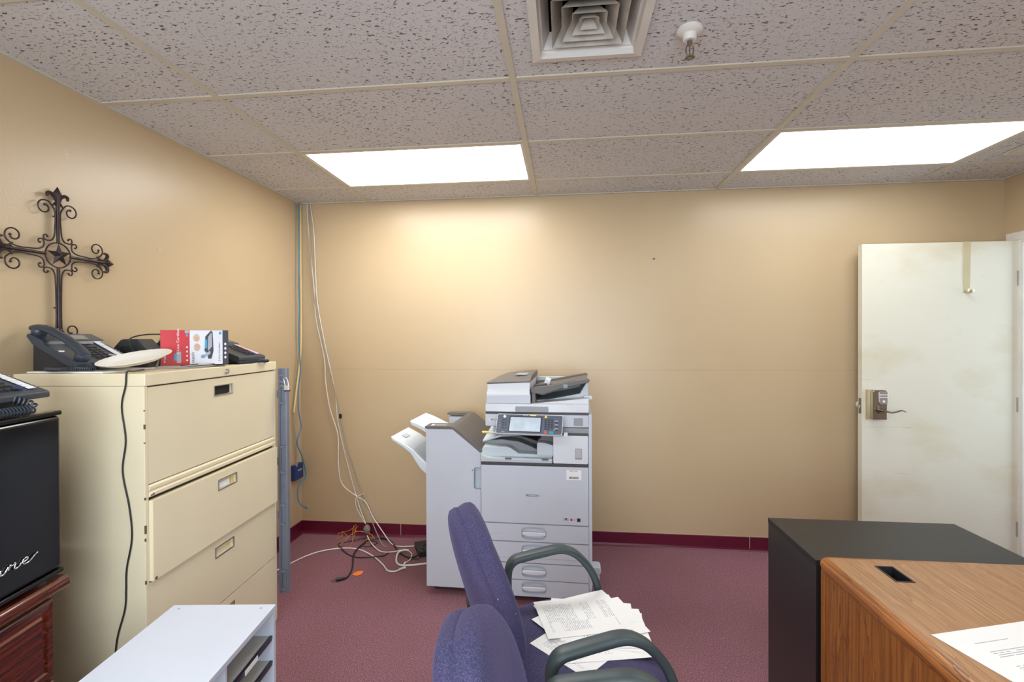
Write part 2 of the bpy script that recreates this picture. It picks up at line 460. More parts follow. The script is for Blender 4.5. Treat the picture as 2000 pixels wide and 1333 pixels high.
# ------------------------------------------------------------------ room
W, H, FR = 4.738, 2.438, -4.5     # width, ceiling height, wall behind the camera
struct(MB().box(-0.15, 6.4, FR-0.15, 0.15, -0.1, 0).build('floor', 'carpet'), 'mauve carpet floor')
b = MB().box(-0.15, W+0.12, 0, 0.12, 0, H+0.3)
struct(b.build('wall_back', 'wall_seam'), 'tan semi-gloss wall with a horizontal seam')
struct(MB().box(-0.12, 0, FR-0.12, 0, 0, H+0.3).build('wall_left', 'wall'))
DY0, DY1, DZ = -0.128, -1.045, 2.035      # door opening in the right wall
b = MB(); b.box(W, W+0.12, DY0, 0, 0, H+0.3); b.box(W, W+0.12, FR-0.12, DY1, 0, H+0.3); b.box(W, W+0.12, DY1, DY0, DZ, H+0.3)
struct(b.build('wall_right', 'wall'))
b = MB(); wx0, wx1, wz0, wz1 = 0.4, 3.0, 0.7, 2.1
b.box(0, wx0, FR-0.12, FR, 0, H+0.3); b.box(wx1, W, FR-0.12, FR, 0, H+0.3)
b.box(wx0, wx1, FR-0.12, FR, 0, wz0); b.box(wx0, wx1, FR-0.12, FR, wz1, H+0.3)
struct(b.build('wall_front', 'wall'))
b = MB()
for x0, x1, z0, z1 in ((wx0, wx1, wz0, wz0+0.05), (wx0, wx1, wz1-0.05, wz1), (wx0, wx0+0.05, wz0, wz1), (wx1-0.05, wx1, wz0, wz1), (1.68, 1.72, wz0, wz1)):
    b.box(x0, x1, FR-0.08, FR-0.02, z0, z1)
struct(b.build('window_1', 'casing', bevel=0.004))
# hallway beyond the door
b = MB(); b.box(6.2, 6.3, -2.6, 1.2, 0, 2.6); b.box(W+0.12, 6.3, 1.1, 1.2, 0, 2.6); b.box(W+0.12, 6.3, -2.7, -2.6, 0, 2.6)
struct(b.build('wall_hallway', 'casing'))
struct(MB().box(W+0.12, 6.3, -2.7, 1.2, 2.5, 2.6).build('ceiling_hallway', 'tile'))
struct(MB().box(W+0.12, 6.3, 0.12, 1.2, -0.1, 0).build('floor_hallway', 'carpet'))

# ceiling tiles in a T-bar grid
T = 0.6096; GX = [0.5333 + 2*T*i for i in range(4)]; R4 = -0.3441
GY = [R4 - T*i for i in range(9) if R4 - T*i > FR]
xs = [0] + GX + [W]; ys = [0] + GY + [FR]
LIGHTS = [(1, 1), (3, 1), (1, 5), (3, 5)]       # (column, row) of the lit troffers
VX0, VX1, VY0, VY1 = 1.858, 2.196, -2.044, -1.706   # throat of the air diffuser
SX0, SX1, SY0, SY1 = 4.355, 4.655, -0.80, -0.50
b = MB()
zt = H+0.006
def tile_rect(b, x0, x1, y0, y1): b.box(x0, x1, y0, y1, zt, zt+0.012)
for i in range(len(xs)-1):
    for j in range(len(ys)-1):
        if (i, j) in LIGHTS: continue
        x0, x1, y1, y0 = xs[i], xs[i+1], ys[j], ys[j+1]
        hole = None
        if x0 < VX0 < x1 and y0 < VY0 < y1: hole = (VX0, VX1, VY0, VY1)
        if x0 < SX0 < x1 and y0 < SY0 < y1: hole = (SX0, SX1, SY0, SY1)
        if hole:
            a, c, d, e = hole
            tile_rect(b, x0, a, y0, y1); tile_rect(b, c, x1, y0, y1); tile_rect(b, a, c, y0, d); tile_rect(b, a, c, e, y1)
        else: tile_rect(b, x0, x1, y0, y1)
struct(b.build('ceiling', 'tile'), 'speckled mineral fibre ceiling tiles')
struct(MB().box(-0.1, W+0.1, FR, 0.1, H+0.28, H+0.34).build('ceiling_slab', 'dark_gap'))
b = MB(); hw = 0.0125
for x in GX: b.box(x-hw, x+hw, FR, 0, H, zt+0.02)
for j, y in enumerate(GY):
    for i in range(len(xs)-1):
        b.box(xs[i]+(hw if i else 0), xs[i+1]-(hw if i < len(xs)-2 else 0), y-hw, y+hw, H+0.0008, zt+0.02)
b.box(0, 0.02, FR, 0, H-0.0005, zt+0.005); b.box(W-0.02, W, FR, 0, H-0.0005, zt+0.005)
b.box(0.02, W-0.02, -0.02, 0, H-0.0005, zt+0.005)
struct(b.build('trim_1', 'tbar'), 'cream T-bar ceiling grid')
# baseboards
def base(name, segs):
    b = MB()
    for (x0, y0, x1, y1, nx, ny) in segs:
        d = Vector((x1-x0, y1-y0, 0)).normalized()
        prof = [(0, 0), (0.016, 0), (0.008, 0.008), (0.0045, 0.02), (0.004, 0.093), (0.001, 0.096), (0, 0.096)]
        b.loft([[Vector((x, y, 0)) + Vector((nx*p, ny*p, q)) for p, q in prof] for x, y in ((x0, y0), (x1, y1))])
    return struct(b.build(name, 'baseboard'))
base('baseboard_back', [(0.0, 0, 0.7575, 0, 0, -1), (0.761, 0, 3.18, 0, 0, -1), (3.184, 0, W, 0, 0, -1)])
base('baseboard_left', [(0, -0.0, 0, FR, 1, 0)])
base('baseboard_right', [(W, -1.14, W, FR, -1, 0)])
b = MB(); b.box(0, W, -0.0022, 0, 0.0955, 0.0985); b.box(0.7572, 0.7612, -0.0052, 0, 0.018, 0.097); b.box(3.1797, 3.1843, -0.004, 0, 0.018, 0.097)
struct(b.build('trim_2', 'basecap'))

# ceiling lights
def troffer(i, j, label, lamp='lamp'):
    x0, x1 = xs[i]+hw, xs[i+1]-hw; y0, y1 = ys[j+1]+hw, ys[j]-hw
    t = thing('ceiling_light', label, 'ceiling light', ((x0+x1)/2, (y0+y1)/2, H), 0, 'flat ceiling light panels')
    w, d = (x1-x0)/2, (y1-y0)/2
    b = MB(); k = 0.016
    b.box(-w, w, -d, -d+k, 0.002, 0.03); b.box(-w, w, d-k, d, 0.002, 0.03); b.box(-w, -w+k, -d+k, d-k, 0.002, 0.03); b.box(w-k, w, -d+k, d-k, 0.002, 0.03)
    b.build('frame', 'white_metal', t)
    MB().box(-w+k, w-k, -d+k, d-k, 0.010, 0.014).build('diffuser', lamp, t)
    MB().box(-w, w, -d, d, 0.031, 0.08).build('housing', 'white_metal', t)
troffer(1, 1, 'bright flat ceiling light panel above the copier, the left one of the two', 'lamp_bright')
troffer(3, 1, 'bright flat ceiling light panel above the door side of the room', 'lamp_dim')
troffer(1, 5, 'added unseen flat ceiling light panel behind the camera, on the side of the file cabinet')  # extra panel out of view, added to brighten the room
troffer(3, 5, 'added unseen flat ceiling light panel behind the camera, on the door side')  # second added panel, unseen, also there only for fill light

# square air diffuser
t = thing('ceiling_vent', 'dusty square stepped air diffuser set in the ceiling beside the sprinkler', 'air vent', (2.027, -1.875, H), 0)
def sq(h, z): return [(-h, -h, z), (h, -h, z), (h, h, z), (-h, h, z)]
def skirt(b, h0, z0, h1, z1, th=0.0015):
    b.loft([sq(h0, z0), sq(h1, z1), sq(h1-th, z1+th), sq(h0-th, z0+th), sq(h0, z0)], False, False)
b = MB(); b.loft([sq(0.188, 0.005), sq(0.188, -0.010), sq(0.160, -0.014), sq(0.158, 0.004), sq(0.130, 0.06), sq(0.128, 0.06), sq(0.150, 0.012), sq(0.17, 0.004)], False, False)
b.build('frame', 'white_metal', t)
for k, h in enumerate((0.118, 0.086, 0.054)):
    b = MB(); skirt(b, h, -0.004, h-0.034, 0.05); b.build('louver_ring', 'vent_dirty', t)
b = MB(); b.loft([sq(0.030, -0.003), sq(0.0285, -0.0028), sq(0.001, 0.038)], False, True); b.build('core_pyramid', 'vent_dirty', t)
b = MB(); b.box(-0.168, 0.168, -0.168, 0.168, 0.20, 0.204); 
b.build('duct_backing', 'dark_gap', t)
t = thing('supply_grille', 'white slatted air grille in the ceiling near the doorway corner', 'air vent', (4.505, -0.65, H), 0)
b = MB(); b.box(-0.17, 0.17, 0.13, 0.165, -0.006, 0.006); b.box(-0.17, 0.17, -0.165, -0.13, -0.006, 0.006); b.box(-0.17, -0.135, -0.13, 0.13, -0.006, 0.006); b.box(0.135, 0.17, -0.13, 0.13, -0.006, 0.006)
b.build('frame', 'white_metal', t, bevel=0.002)
b = MB()
for k in range(9): b.box(-0.135, 0.135, -0.125+k*0.03, -0.118+k*0.03, -0.004, 0.022, rot=Matrix.Rotation(0.6, 3, 'X'))
b.build('slats', 'white_metal', t)
MB().box(-0.14, 0.14, -0.14, 0.14, 0.05, 0.054).build('duct_backing', 'dark_gap', t)

# sprinkler
t = thing('fire_sprinkler', 'brass fire sprinkler head hanging from a white ceiling escutcheon', 'sprinkler', (2.352, -1.80, H), 0)
MB().lathe([(0.040, 0.004), (0.041, -0.004), (0.036, -0.009), (0.022, -0.014), (0.021, -0.03), (0.018, -0.034)], seg=28).build('escutcheon', 'white_metal', t, smooth=0.7)
b = MB(); b.cyl((0, 0, -0.03), (0, 0, -0.048), 0.009, 0.008, 12)
for s_ in (-1, 1): b.tube([(s_*0.006, 0, -0.045), (s_*0.012, 0, -0.06), (s_*0.009, 0, -0.078), (0, 0, -0.088)], 0.0022, 6, 3)
b.cyl((0, 0, -0.045), (0, 0, -0.088), 0.0025, 0.0025, 8)
b.build('sprinkler_body', 'nickel', t, smooth=0.7)
b = MB()
b.cyl((0, 0, -0.088), (0, 0, -0.0895), 0.012, 0.012, 16)
for k in range(12):
    a = 2*PI*k/12; b.box(0.009, 0.017, -0.0017, 0.0017, -0.0895, -0.088, rot=Matrix.Rotation(a, 3, 'Z'), piv=(0, 0, -0.0888))
b.build('deflector', 'nickel', t)

# ------------------------------------------------------------------ door, casing, lock, hook
b = MB()
cw = 0.098
for (x0, x1) in ((W-0.016, W), (W+0.12, W+0.136)):
    b.box(x0, x1, DY0-0.003, DY0+cw, 0, DZ); b.box(x0, x1, DY1-cw, DY1, 0, DZ); b.box(x0, x1, DY1-cw, DY0+cw, DZ+0.0005, DZ+0.05)
b.box(W-0.015, W+0.135, DY0-0.018, DY0-0.0032, 0, DZ-0.0185); b.box(W-0.015, W+0.135, DY1+0.0005, DY1+0.018, 0, DZ-0.0185); b.box(W-0.015, W+0.135, DY1+0.0005, DY0-0.0005, DZ-0.018, DZ)
struct(b.build('trim_3', 'casing', bevel=0.002), 'white door casing and jamb')
dr = struct(MB().box(3.826, 4.728, -0.115, -0.071, 0.012, 2.030).build('door_1', 'door', bevel=0.0015), 'cream scuffed door standing open against the back wall')
dr['category'] = 'door'
b = MB(); b.box(3.8245, 3.8262, -0.109, -0.080, 0.952, 1.05); b.build('latch_plate', 'nickel', dr, bevel=0.001)
b = MB(); b.box(3.816, 3.8250, -0.101, -0.088, 0.985, 1.01); b.build('latch_bolt', 'steel', dr, bevel=0.002)
for z in (0.25, 1.02, 1.80):
    b = MB(); b.cyl((4.733, -0.122, z-0.045), (4.733, -0.122, z+0.045), 0.0065, seg=12); b.box(4.715, 4.735, -0.1195, -0.116, z-0.045, z+0.045); b.build('hinge', 'steel', dr, smooth=0.7)
b = MB(); b.box(3.846, 3.872, -0.1175, -0.115, 0.918, 1.108); b.build('strike_cover', 'brass', dr)
b = MB(); b.prism([(3.872, 0.922), (3.955, 0.922), (3.955, 1.0), (3.962, 1.07), (3.957, 1.098), (3.945, 1.106), (3.88, 1.106), (3.872, 1.098)], -0.150, -0.115, 'y')
kp = b.build('keypad_lock', 'nickel', dr, bevel=0.004, seg=3)
b = MB(); b.prism([(3.903, 1.03), (3.913, 1.018), (3.945, 1.018), (3.956, 1.03), (3.958, 1.092), (3.95, 1.1), (3.91, 1.1), (3.902, 1.092)], -0.155, -0.149, 'y'); b.build('keypad_face', 'steel', kp, bevel=0.002)
b = MB()
for r in range(2):
    for k in range(5): b.cyl((3.910+k*0.010, -0.1545, 1.078-r*0.016), (3.910+k*0.010, -0.1575, 1.078-r*0.016), 0.0036, seg=10)
b.cyl((3.931, -0.1545, 1.037), (3.931, -0.158, 1.037), 0.007, seg=14)
b.build('keypad_buttons', 'white_ink', kp)
b = MB(); b.cyl((3.912, -0.149, 0.985), (3.912, -0.162, 0.985), 0.024, 0.020, 24); b.cyl((3.912, -0.16, 0.985), (3.912, -0.197, 0.983), 0.012, 0.011, 16)
b.tube([(3.912, -0.192, 0.983), (3.93, -0.196, 0.978), (3.955, -0.197, 0.974), (3.985, -0.196, 0.980), (4.01, -0.195, 0.987), (4.034, -0.194, 0.979)], lambda u: 0.012-0.006*u, 10, 5, r2=0.005)
b.build('lever_handle', 'nickel', dr, smooth=0.8)
b = MB(); b.lathe([(0.026, 0.0), (0.026, 0.006), (0.012, 0.008), (0.012, 0.022), (0.022, 0.03), (0.026, 0.041), (0.022, 0.052), (0.008, 0.057)], (3.888-0.026, -0.071, 1.0), 20, 'y')
b.build('door_knob', 'white_metal', dr, smooth=0.7)
hk = thing('over_door_hook', 'pale brass hook strip hanging over the top of the open door', 'hook', (4.432, -0.117, 2.0), 0)
b = MB(); b.box(-0.021, 0.021, -0.0005, 0.0015, -0.20, 0.0305); b.box(-0.021, 0.021, -0.0005, 0.048, 0.0305, 0.032)
b.prism([(-0.021, -0.20), (0.021, -0.20), (0.016, -0.285), (-0.016, -0.285)], -0.0005, 0.0015, 'y')
b.build('strap', 'brass', hk, bevel=0.0004)
b = MB(); b.tube([(0, -0.001, -0.262), (0, -0.003, -0.28), (0, -0.018, -0.292), (0, -0.036, -0.284), (0, -0.042, -0.27)], 0.014, 10, 4, r2=0.002, up=(0, 0, 1)); b.build('hook_prong', 'brass', hk, smooth=0.8)

# small marks on walls: nail and pushpin
tag(MB().cyl((2.558, -0.006, 1.983), (2.558, 0.001, 1.983), 0.006, 0.005, 10).build('pushpin', 'navy_box'), 'tiny blue pushpin in the back wall above the copier', 'pushpin')
b = MB(); b.cyl((0.001, -1.279, 1.878), (0.012, -1.279, 1.878), 0.002, 0.002, 8); b.ball((0.012, -1.279, 1.878), 0.003, 0.004, 0.004, 8, 6)
tag(b.build('wall_nail', 'white_metal'), 'small white nail in the left wall, right of the iron cross', 'nail')

# ------------------------------------------------------------------ beige lateral file cabinet (local: front faces -y, x to its right end)
CA = math.atan2(1, -0.072)
fc = thing('file_cabinet', 'tall beige steel lateral file cabinet with chipped edges against the left wall', 'file cabinet', (0.531, -1.927, 0), CA)
CW, CD, CH = 0.857, 0.46, 1.330
b = MB()
b.box(0, 0.0145, 0.0, CD, 0, 1.287); b.box(CW-0.0145, CW, 0, CD, 0, 1.287); b.box(0.0145, CW-0.0145, CD-0.01, CD, 0, 1.287)
b.box(0.0145, CW-0.0145, 0.0, CD-0.01, 0, 0.04); b.box(0.0145, CW-0.0145, 0.03, CD-0.01, 0.04, 1.287)
b.build('body', 'beige', fc, bevel=0.0015)
MB().box(-0.001, CW+0.001, -0.004, CD, 1.2875, CH).build('top', 'beige', fc, bevel=0.003)
b = MB()
for z in (1.285, 0.898, 0.615, 0.332): b.box(0.015, CW-0.015, 0.012, 0.029, z-0.004, z+0.004)
b.build('shadow_gap', 'dark_gap', fc)
def holder(parent, cx, cz, paper, w=0.128, h=0.046, y=0.0):
    b = MB(); k = 0.004
    b.box(cx-w/2, cx+w/2, y-0.0025, y+0.002, cz-h/2, cz-h/2+k); b.box(cx-w/2, cx+w/2, y-0.0025, y+0.002, cz+h/2-k, cz+h/2)
    b.box(cx-w/2, cx-w/2+k, y-0.0025, y+0.002, cz-h/2+k, cz+h/2-k); b.box(cx+w/2-k, cx+w/2, y-0.0025, y+0.002, cz-h/2+k, cz+h/2-k)
    o = b.build('label_frame', 'steel', parent, bevel=0.0006)
    return o
def drawer_front(z0, z1, yf, hz, inside):
    """front with a recessed pull behind a framed slot"""
    b = MB(); n = 0
    x0, x1 = 0.016, CW-0.016
    hx, hw_, hh = 0.43, 0.064, 0.023
    b.recess(x0, x1, z0, z1, (hx, hz, hw_-0.003, hh-0.003, 14), 0.018, yf, 0.02, 48, 0.99)
    d = b.build('drawer', 'beige', fc, bevel=0.0012)
    holder(d, hx, hz, None, 2*hw_, 2*hh, yf)
    MB().box(hx-hw_+0.004, hx+hw_-0.004, yf+0.012, yf+0.0165, hz-hh+0.004, hz+hh-0.004).build('slot_back', inside, d)
    return d
d = drawer_front(0.950, 1.283, 0.001, 1.231, 'dark_gap')
b = MB(); y = 0.001
b.prism([(y+0.012, 0.902), (y, 0.904), (y-0.006, 0.909), (y-0.006, 0.919), (y+0.002, 0.9245), (y-0.004, 0.930), (y-0.004, 0.940), (y+0.001, 0.946), (y+0.012, 0.948)], 0.016, CW-0.016, 'x')
b.build('grooved_rail', 'beige', fc, bevel=0.0008)
d2 = drawer_front(0.617, 0.893, -0.014, 0.840, 'beige')
b = MB(); b.box(0.385, 0.455, -0.006, -0.0045, 0.822, 0.846); b.build('drawer_label', 'tiny_print', d2)
b = MB(); b.box(0.466, 0.476, -0.006, -0.0045, 0.822, 0.856); b.build('yellow_tab', 'yellow', d2)
d3 = drawer_front(0.334, 0.611, 0.001, 0.556, 'beige')
b = MB(); b.box(0.462, 0.468, 0.009, 0.0115, 0.548, 0.572); b.build('yellow_tab', 'yellow', d3)
d4 = drawer_front(0.05, 0.329, 0.001, 0.274, 'beige')
b = MB(); b.cyl((0.445, -0.004, 1.308), (0.445, -0.010, 1.308), 0.012, 0.011, 20); b.box(0.4415, 0.4485, -0.013, -0.009, 1.3065, 1.3095); b.build('lock', 'steel', fc, smooth=0.7)
b = MB()
for z, w, h in ((1.15, 0.0016, 0.016), (1.095, 0.001, 0.004), (0.905, 0.0015, 0.008), (0.80, 0.0018, 0.028), (0.765, 0.001, 0.010), (0.62, 0.001, 0.012), (1.205, 0.001, 0.004)):
    MB().box(-0.0012, w*2.2, -0.0012, 0.003, z-h/2, z+h/2).build('paint_chip', 'beige_worn', fc)
for x, z, w, h in ((0.028, 0.617+0.006, 0.005, 0.010), (0.022, 0.912, 0.004, 0.003), (0.03, 0.914, 0.002, 0.006)):
    MB().box(x-w, x+w, -0.0150 if z < 0.7 else -0.0075, -0.012 if z < 0.7 else -0.004, z-h/2, z+h/2).build('paint_chip', 'beige_worn', fc)

# grey locking bar hanging at the cabinet's right end, with a padlock
lb = thing('locking_bar', 'vertical grey steel file locking bar hanging off the end of the beige cabinet', 'locking bar', (0.468, -1.052, 0), 0)
b = MB(); z0, z1 = 0.122, 1.293
b.box(0.0, 0.004, 0, 0.022, z0, z1); b.box(0.046, 0.050, 0, 0.022, z0, z1); b.box(0.004, 0.046, 0.008, 0.011, z0, z1)
b.box(0.004, 0.010, 0.0, 0.008, z0, z1); b.box(0.040, 0.046, 0.0, 0.008, z0, z1)
b.build('channel', 'grey_steel', lb, bevel=0.0015)
for a, c in ((1.225, 1.255), (1.115, 1.20), (0.755, 0.885), (0.485, 0.58), (0.145, 0.235)):
    b = MB(); b.box(0.011, 0.039, -0.001, 0.008, a-0.008, a+0.004); b.box(0.011, 0.039, -0.001, 0.008, c-0.004, c+0.008)
    b.box(0.011, 0.015, 0.001, 0.008, a+0.004, c-0.004); b.box(0.035, 0.039, 0.001, 0.008, a+0.004, c-0.004)
    b.build('slot_clip', 'grey_steel', lb, bevel=0.001)
b = MB()
for z in (1.16, 0.81, 0.53, 0.20): MB().box(-0.006, 0.002, 0.002, 0.006, z-0.02, z+0.02).build('hinge_tab', 'grey_steel', lb)
b = MB(); b.cyl((0.025, -0.003, 0.685), (0.025, 0.009, 0.685), 0.0045, seg=12); b.build('rivet', 'steel', lb, smooth=0.7)
pd = thing('padlock', 'small silver padlock with blue base hanging on the grey locking bar', 'padlock', (0.524, -1.062, 1.185), 0)
b = MB(); b.box(-0.012, 0.016, -0.009, 0.009, -0.004, 0.022); b.build('lock_body', 'chrome', pd, bevel=0.003, seg=3)
b = MB(); b.box(-0.012, 0.016, -0.0095, 0.0095, -0.010, -0.003); b.build('blue_bumper', 'navy_box', pd, bevel=0.003)
b = MB(); b.tube([(0.009, 0, 0.02), (0.006, 0, 0.045), (-0.004, 0, 0.060), (-0.013, 0, 0.058), (-0.014, 0, 0.045), (-0.008, 0, 0.02)], 0.0024, 8, 4); b.build('shackle', 'chrome', pd, smooth=0.8)

# ------------------------------------------------------------------ desk telephones (local: user side -y, handset at x=0)
def coil(pts, r=0.007, wire=0.0021, turns=60, seg=6):
    P = catmull([Vector(p) for p in pts], 14)
    L = [0]
    for a, c in zip(P, P[1:]): L.append(L[-1] + (c-a).length)
    out = []; n = turns*9
    j = 0; prev = None
    for i in range(n+1):
        s_ = L[-1]*i/n
        while j < len(L)-2 and L[j+1] < s_: j += 1
        u = (s_-L[j])/max(1e-9, L[j+1]-L[j]); p = P[j].lerp(P[j+1], u); d = (P[j+1]-P[j]).normalized()
        a = (prev - d*prev.dot(d)).normalized() if prev is not None else d.orthogonal().normalized()
        prev = a; c = d.cross(a); t = 2*PI*i/9
        out.append(p + a*(r*math.cos(t)) + c*(r*math.sin(t)))
    return MB().tube(out, wire, seg)

def desk_phone(label, loc, rz, group, w=0.215, dep=0.205, zf=0.03, zb=0.125, handset=True, strip='white_ink', keys=True, stand=True, cord=None, wide=False):
    t = thing('desk_phone', label, 'telephone', loc, rz, group)
    sl = (zb-zf)/dep
    # body wedge: thin front lip, rising rear deck
    b = MB()
    b.prism([(0, zf-0.016), (0, zf), (0.006, zf+0.004), (dep*0.62, zf+0.62*dep*sl), (dep*0.66, zf+0.62*dep*sl+0.004), (dep*0.70, zf+0.70*dep*sl+0.010), (dep, zb+0.006), (dep+0.006, zb-0.004), (dep*0.9, zb-0.034), (0.03, zf-0.016)], 0, w, 'x')
    b.build('body', 'phone_plastic', t, bevel=0.003)
    A = Matrix.Rotation(math.atan(sl), 3, 'X')
    def deck(x, y, dz=0.0): return Vector((x, y, zf+0.0045 + y*sl + dz))
    def pad(b, x0, x1, y0, y1, h):
        c = deck((x0+x1)/2, (y0+y1)/2)
        n = A @ Vector((0, 0, 1))
        c += n*(h/2)
        L = (y1-y0)/math.cos(math.atan(sl))
        b.box(c.x-(x1-x0)/2, c.x+(x1-x0)/2, c.y-L/2, c.y+L/2, c.z-h/2-0.0008, c.z+h/2, rot=A)
    if stand:
        b = MB(); b.prism([(dep*0.35, zf+0.35*dep*sl-0.018), (dep*0.96, zb-0.030), (dep*0.97, 0.0), (dep*0.80, 0.0), (0.03, 0.006), (0.03, zf-0.012)], 0.012, w-0.03, 'x')
        b.build('stand', 'phone_dark', t, bevel=0.003)
    if keys:
        b = MB()
        kx = w*0.42
        for r in range(5):
            for k in range(3): pad(b, kx+k*0.022, kx+k*0.022+0.015, 0.022+r*0.018, 0.022+r*0.018+0.009, 0.003)
        for k in range(3): pad(b, kx+k*0.022, kx+k*0.022+0.014, 0.118, 0.124, 0.0025)
        b.build('keypad', 'key_dark', t, bevel=0.001)
        b = MB(); pad(b, w*0.40, w*0.72, 0.142, 0.175, 0.012); b.build('display', 'lcd', t, bevel=0.001)
        b = MB()
        nk = 10
        for k in range(nk):
            y0 = 0.020 + k*(0.125/nk); pad(b, w*0.80, w*0.80+0.022, y0, y0+0.125/nk-0.0022, 0.0016)
        b.build('label_strip', strip, t)
        b = MB()
        for k in range(nk):
            y0 = 0.024 + k*(0.125/nk); pad(b, w*0.80+0.030, w*0.80+0.034, y0, y0+0.0025, 0.0014)
        b.build('line_marks', 'key_grey', t)
        c = deck(w*0.70, 0.030); b = MB(); b.cyl(c, c + A @ Vector((0, 0, 0.003)), 0.0125, 0.0115, 18); b.build('navigation_key', 'key_grey' if handset else 'navy_box', t, smooth=0.6)
    if handset:
        hx = 0.032
        hs = MB()
        z = lambda y, up: zf + y*sl + up
        path = [(hx, -0.004, z(0, 0.022)), (hx, 0.022, z(0.022, 0.034)), (hx, 0.07, z(0.07, 0.046)), (hx, 0.13, z(0.13, 0.046)), (hx, 0.185, z(0.185, 0.036)), (hx, 0.215, z(0.212, 0.022))]
        hs.tube(path, 0.021, 12, 5, r2=0.012, up=(0, -0.4, 1))
        for y, up in ((0.012, 0.012), (0.196, 0.014)):
            c = Vector((hx, y, z(y, up))); hs.loft([[c + A @ Vector((rr*math.cos(2*PI*i/16), 0.9*rr*math.sin(2*PI*i/16), h)) for i in range(16)] for rr, h in ((0.018, -0.012), (0.0235, -0.004), (0.0235, 0.010), (0.017, 0.02))])
        hso = hs.build('handset', 'phone_plastic', t, smooth=0.9)
        b = MB(); b.box(hx-0.0225, hx-0.0215, 0.060, 0.105, z(0.08, 0.0), z(0.08, 0.004)); b.build('handset_label', 'white_ink', t)
    if cord: cord.build('coil_cord', 'phone_plastic', t, smooth=0.9)
    return t
ZT = CH
R90 = PI/2
c1 = coil([(0.030, -0.012, 0.022), (0.036, -0.030, 0.010), (0.02, -0.036, 0.009), (-0.015, -0.01, 0.009), (-0.03, 0.05, 0.009), (-0.018, 0.10, 0.009)], 0.0062, 0.0019, 46)
p1 = desk_phone('blue-black desk phone with handset on the end of the beige cabinet below the iron cross', (0.250, -1.905, ZT+0.006), R90-0.06, 'desk phones on the cabinet and fridge', cord=c1, zb=0.128, w=0.225, dep=0.205)
c3 = coil([(-0.02, -0.006, 0.007), (0.05, -0.016, 0.0075), (0.10, -0.024, 0.010), (0.125, -0.040, 0.0075), (0.16, -0.038, 0.0075), (0.165, -0.018, 0.0075), (0.135, -0.008, 0.0075)], 0.0062, 0.0019, 48)
p3 = desk_phone('black desk phone without handset and pink label strip beside the red and white box', (0.462, -1.340, ZT+0.001), R90+0.03, 'desk phones on the cabinet and fridge', handset=False, strip='pink', cord=c3, w=0.205, dep=0.20, zf=0.030, zb=0.108)

# white sheet under the first phone
tag(MB().box(0.075, 0.37, -1.92, -1.66, ZT+0.0006, ZT+0.0052).build('foam_sheet', 'paper', bevel=0.001), 'thin white foam sheet lying under the phone and plate on the cabinet', 'sheet')

# two faceted black phone bases lying together
def base_unit(label, loc, rz, s):
    t = thing('speakerphone', label, 'telephone base', loc, rz, 'black phone bases on the cabinet')
    b = MB(); b.prism([(0, 0.0), (-0.022*s, 0.04*s), (-0.012*s, 0.062*s), (0.025*s, 0.108*s), (0.036*s, 0.112*s), (0.09*s, 0.112*s), (0.125*s, 0.072*s), (0.13*s, 0.0)], 0, 0.10*s, 'y')
    b.build('shell', 'phone_dark', t, bevel=0.005)
    b = MB(); b.prism([(0.012*s, 0.018*s), (0.010*s, 0.055*s), (0.035*s, 0.086*s), (0.085*s, 0.086*s), (0.105*s, 0.06*s), (0.11*s, 0.018*s)], -0.004, 0.002, 'y')
    b.build('rear_plate', 'black_plastic', t, bevel=0.001)
    b = MB(); b.cyl((0.05*s, -0.0035, 0.05*s), (0.05*s, -0.0055, 0.05*s), 0.004, seg=12); b.build('socket', 'white_ink', t)
    return t
base_unit('faceted black phone base lying on its face behind the paper plate', (0.100, -1.615, ZT+0.001), 0.25, 1.05)
base_unit('second faceted black phone base, half hidden behind the red box end', (0.150, -1.470, ZT+0.001), 0.35, 1.1)
tag(MB().tube([(0.30, -1.675, ZT+0.01), (0.24, -1.66, ZT+0.06), (0.19, -1.63, ZT+0.118), (0.23, -1.56, ZT+0.138), (0.29, -1.50, ZT+0.12), (0.31, -1.47, ZT+0.03)], 0.0028, 8, 8).build('phone_wire', 'black_plastic', smooth=1), 'black wire looped over the faceted phone bases', 'cable')
tag(MB().tube([(0.335, -1.66, ZT+0.008), (0.315, -1.615, ZT+0.055), (0.30, -1.585, ZT+0.10), (0.285, -1.56, ZT+0.122), (0.265, -1.57, ZT+0.115)], 0.0035, 8, 8).build('grey_wire', 'grey_cable', smooth=1), 'pale grey wire arching over the phone bases behind the plate', 'cable')

# paper plate
pl = thing('paper_plate', 'white paper plate tilted on the cables on top of the beige cabinet', 'plate', (0.365, -1.785, ZT+0.036), 0)
b = MB(); N = 64
def pr_(r, h, wv=0.0): return [(r*math.cos(2*PI*i/N), r*math.sin(2*PI*i/N), h + wv*math.sin(2*PI*i/N*24)) for i in range(N)]
b.loft([pr_(0.001, 0.0), pr_(0.078, 0.0), pr_(0.086, 0.003), pr_(0.110, 0.016, 0.0006), pr_(0.116, 0.0165, 0.0004), pr_(0.116, 0.0150), pr_(0.110, 0.0145, 0.0006), pr_(0.086, 0.0018), pr_(0.078, -0.0013), pr_(0.001, -0.0013)])
pm = b.build('plate_body', 'plate', pl, smooth=0.9)
pl.rotation_euler = (0.24, -0.033, 0.0)

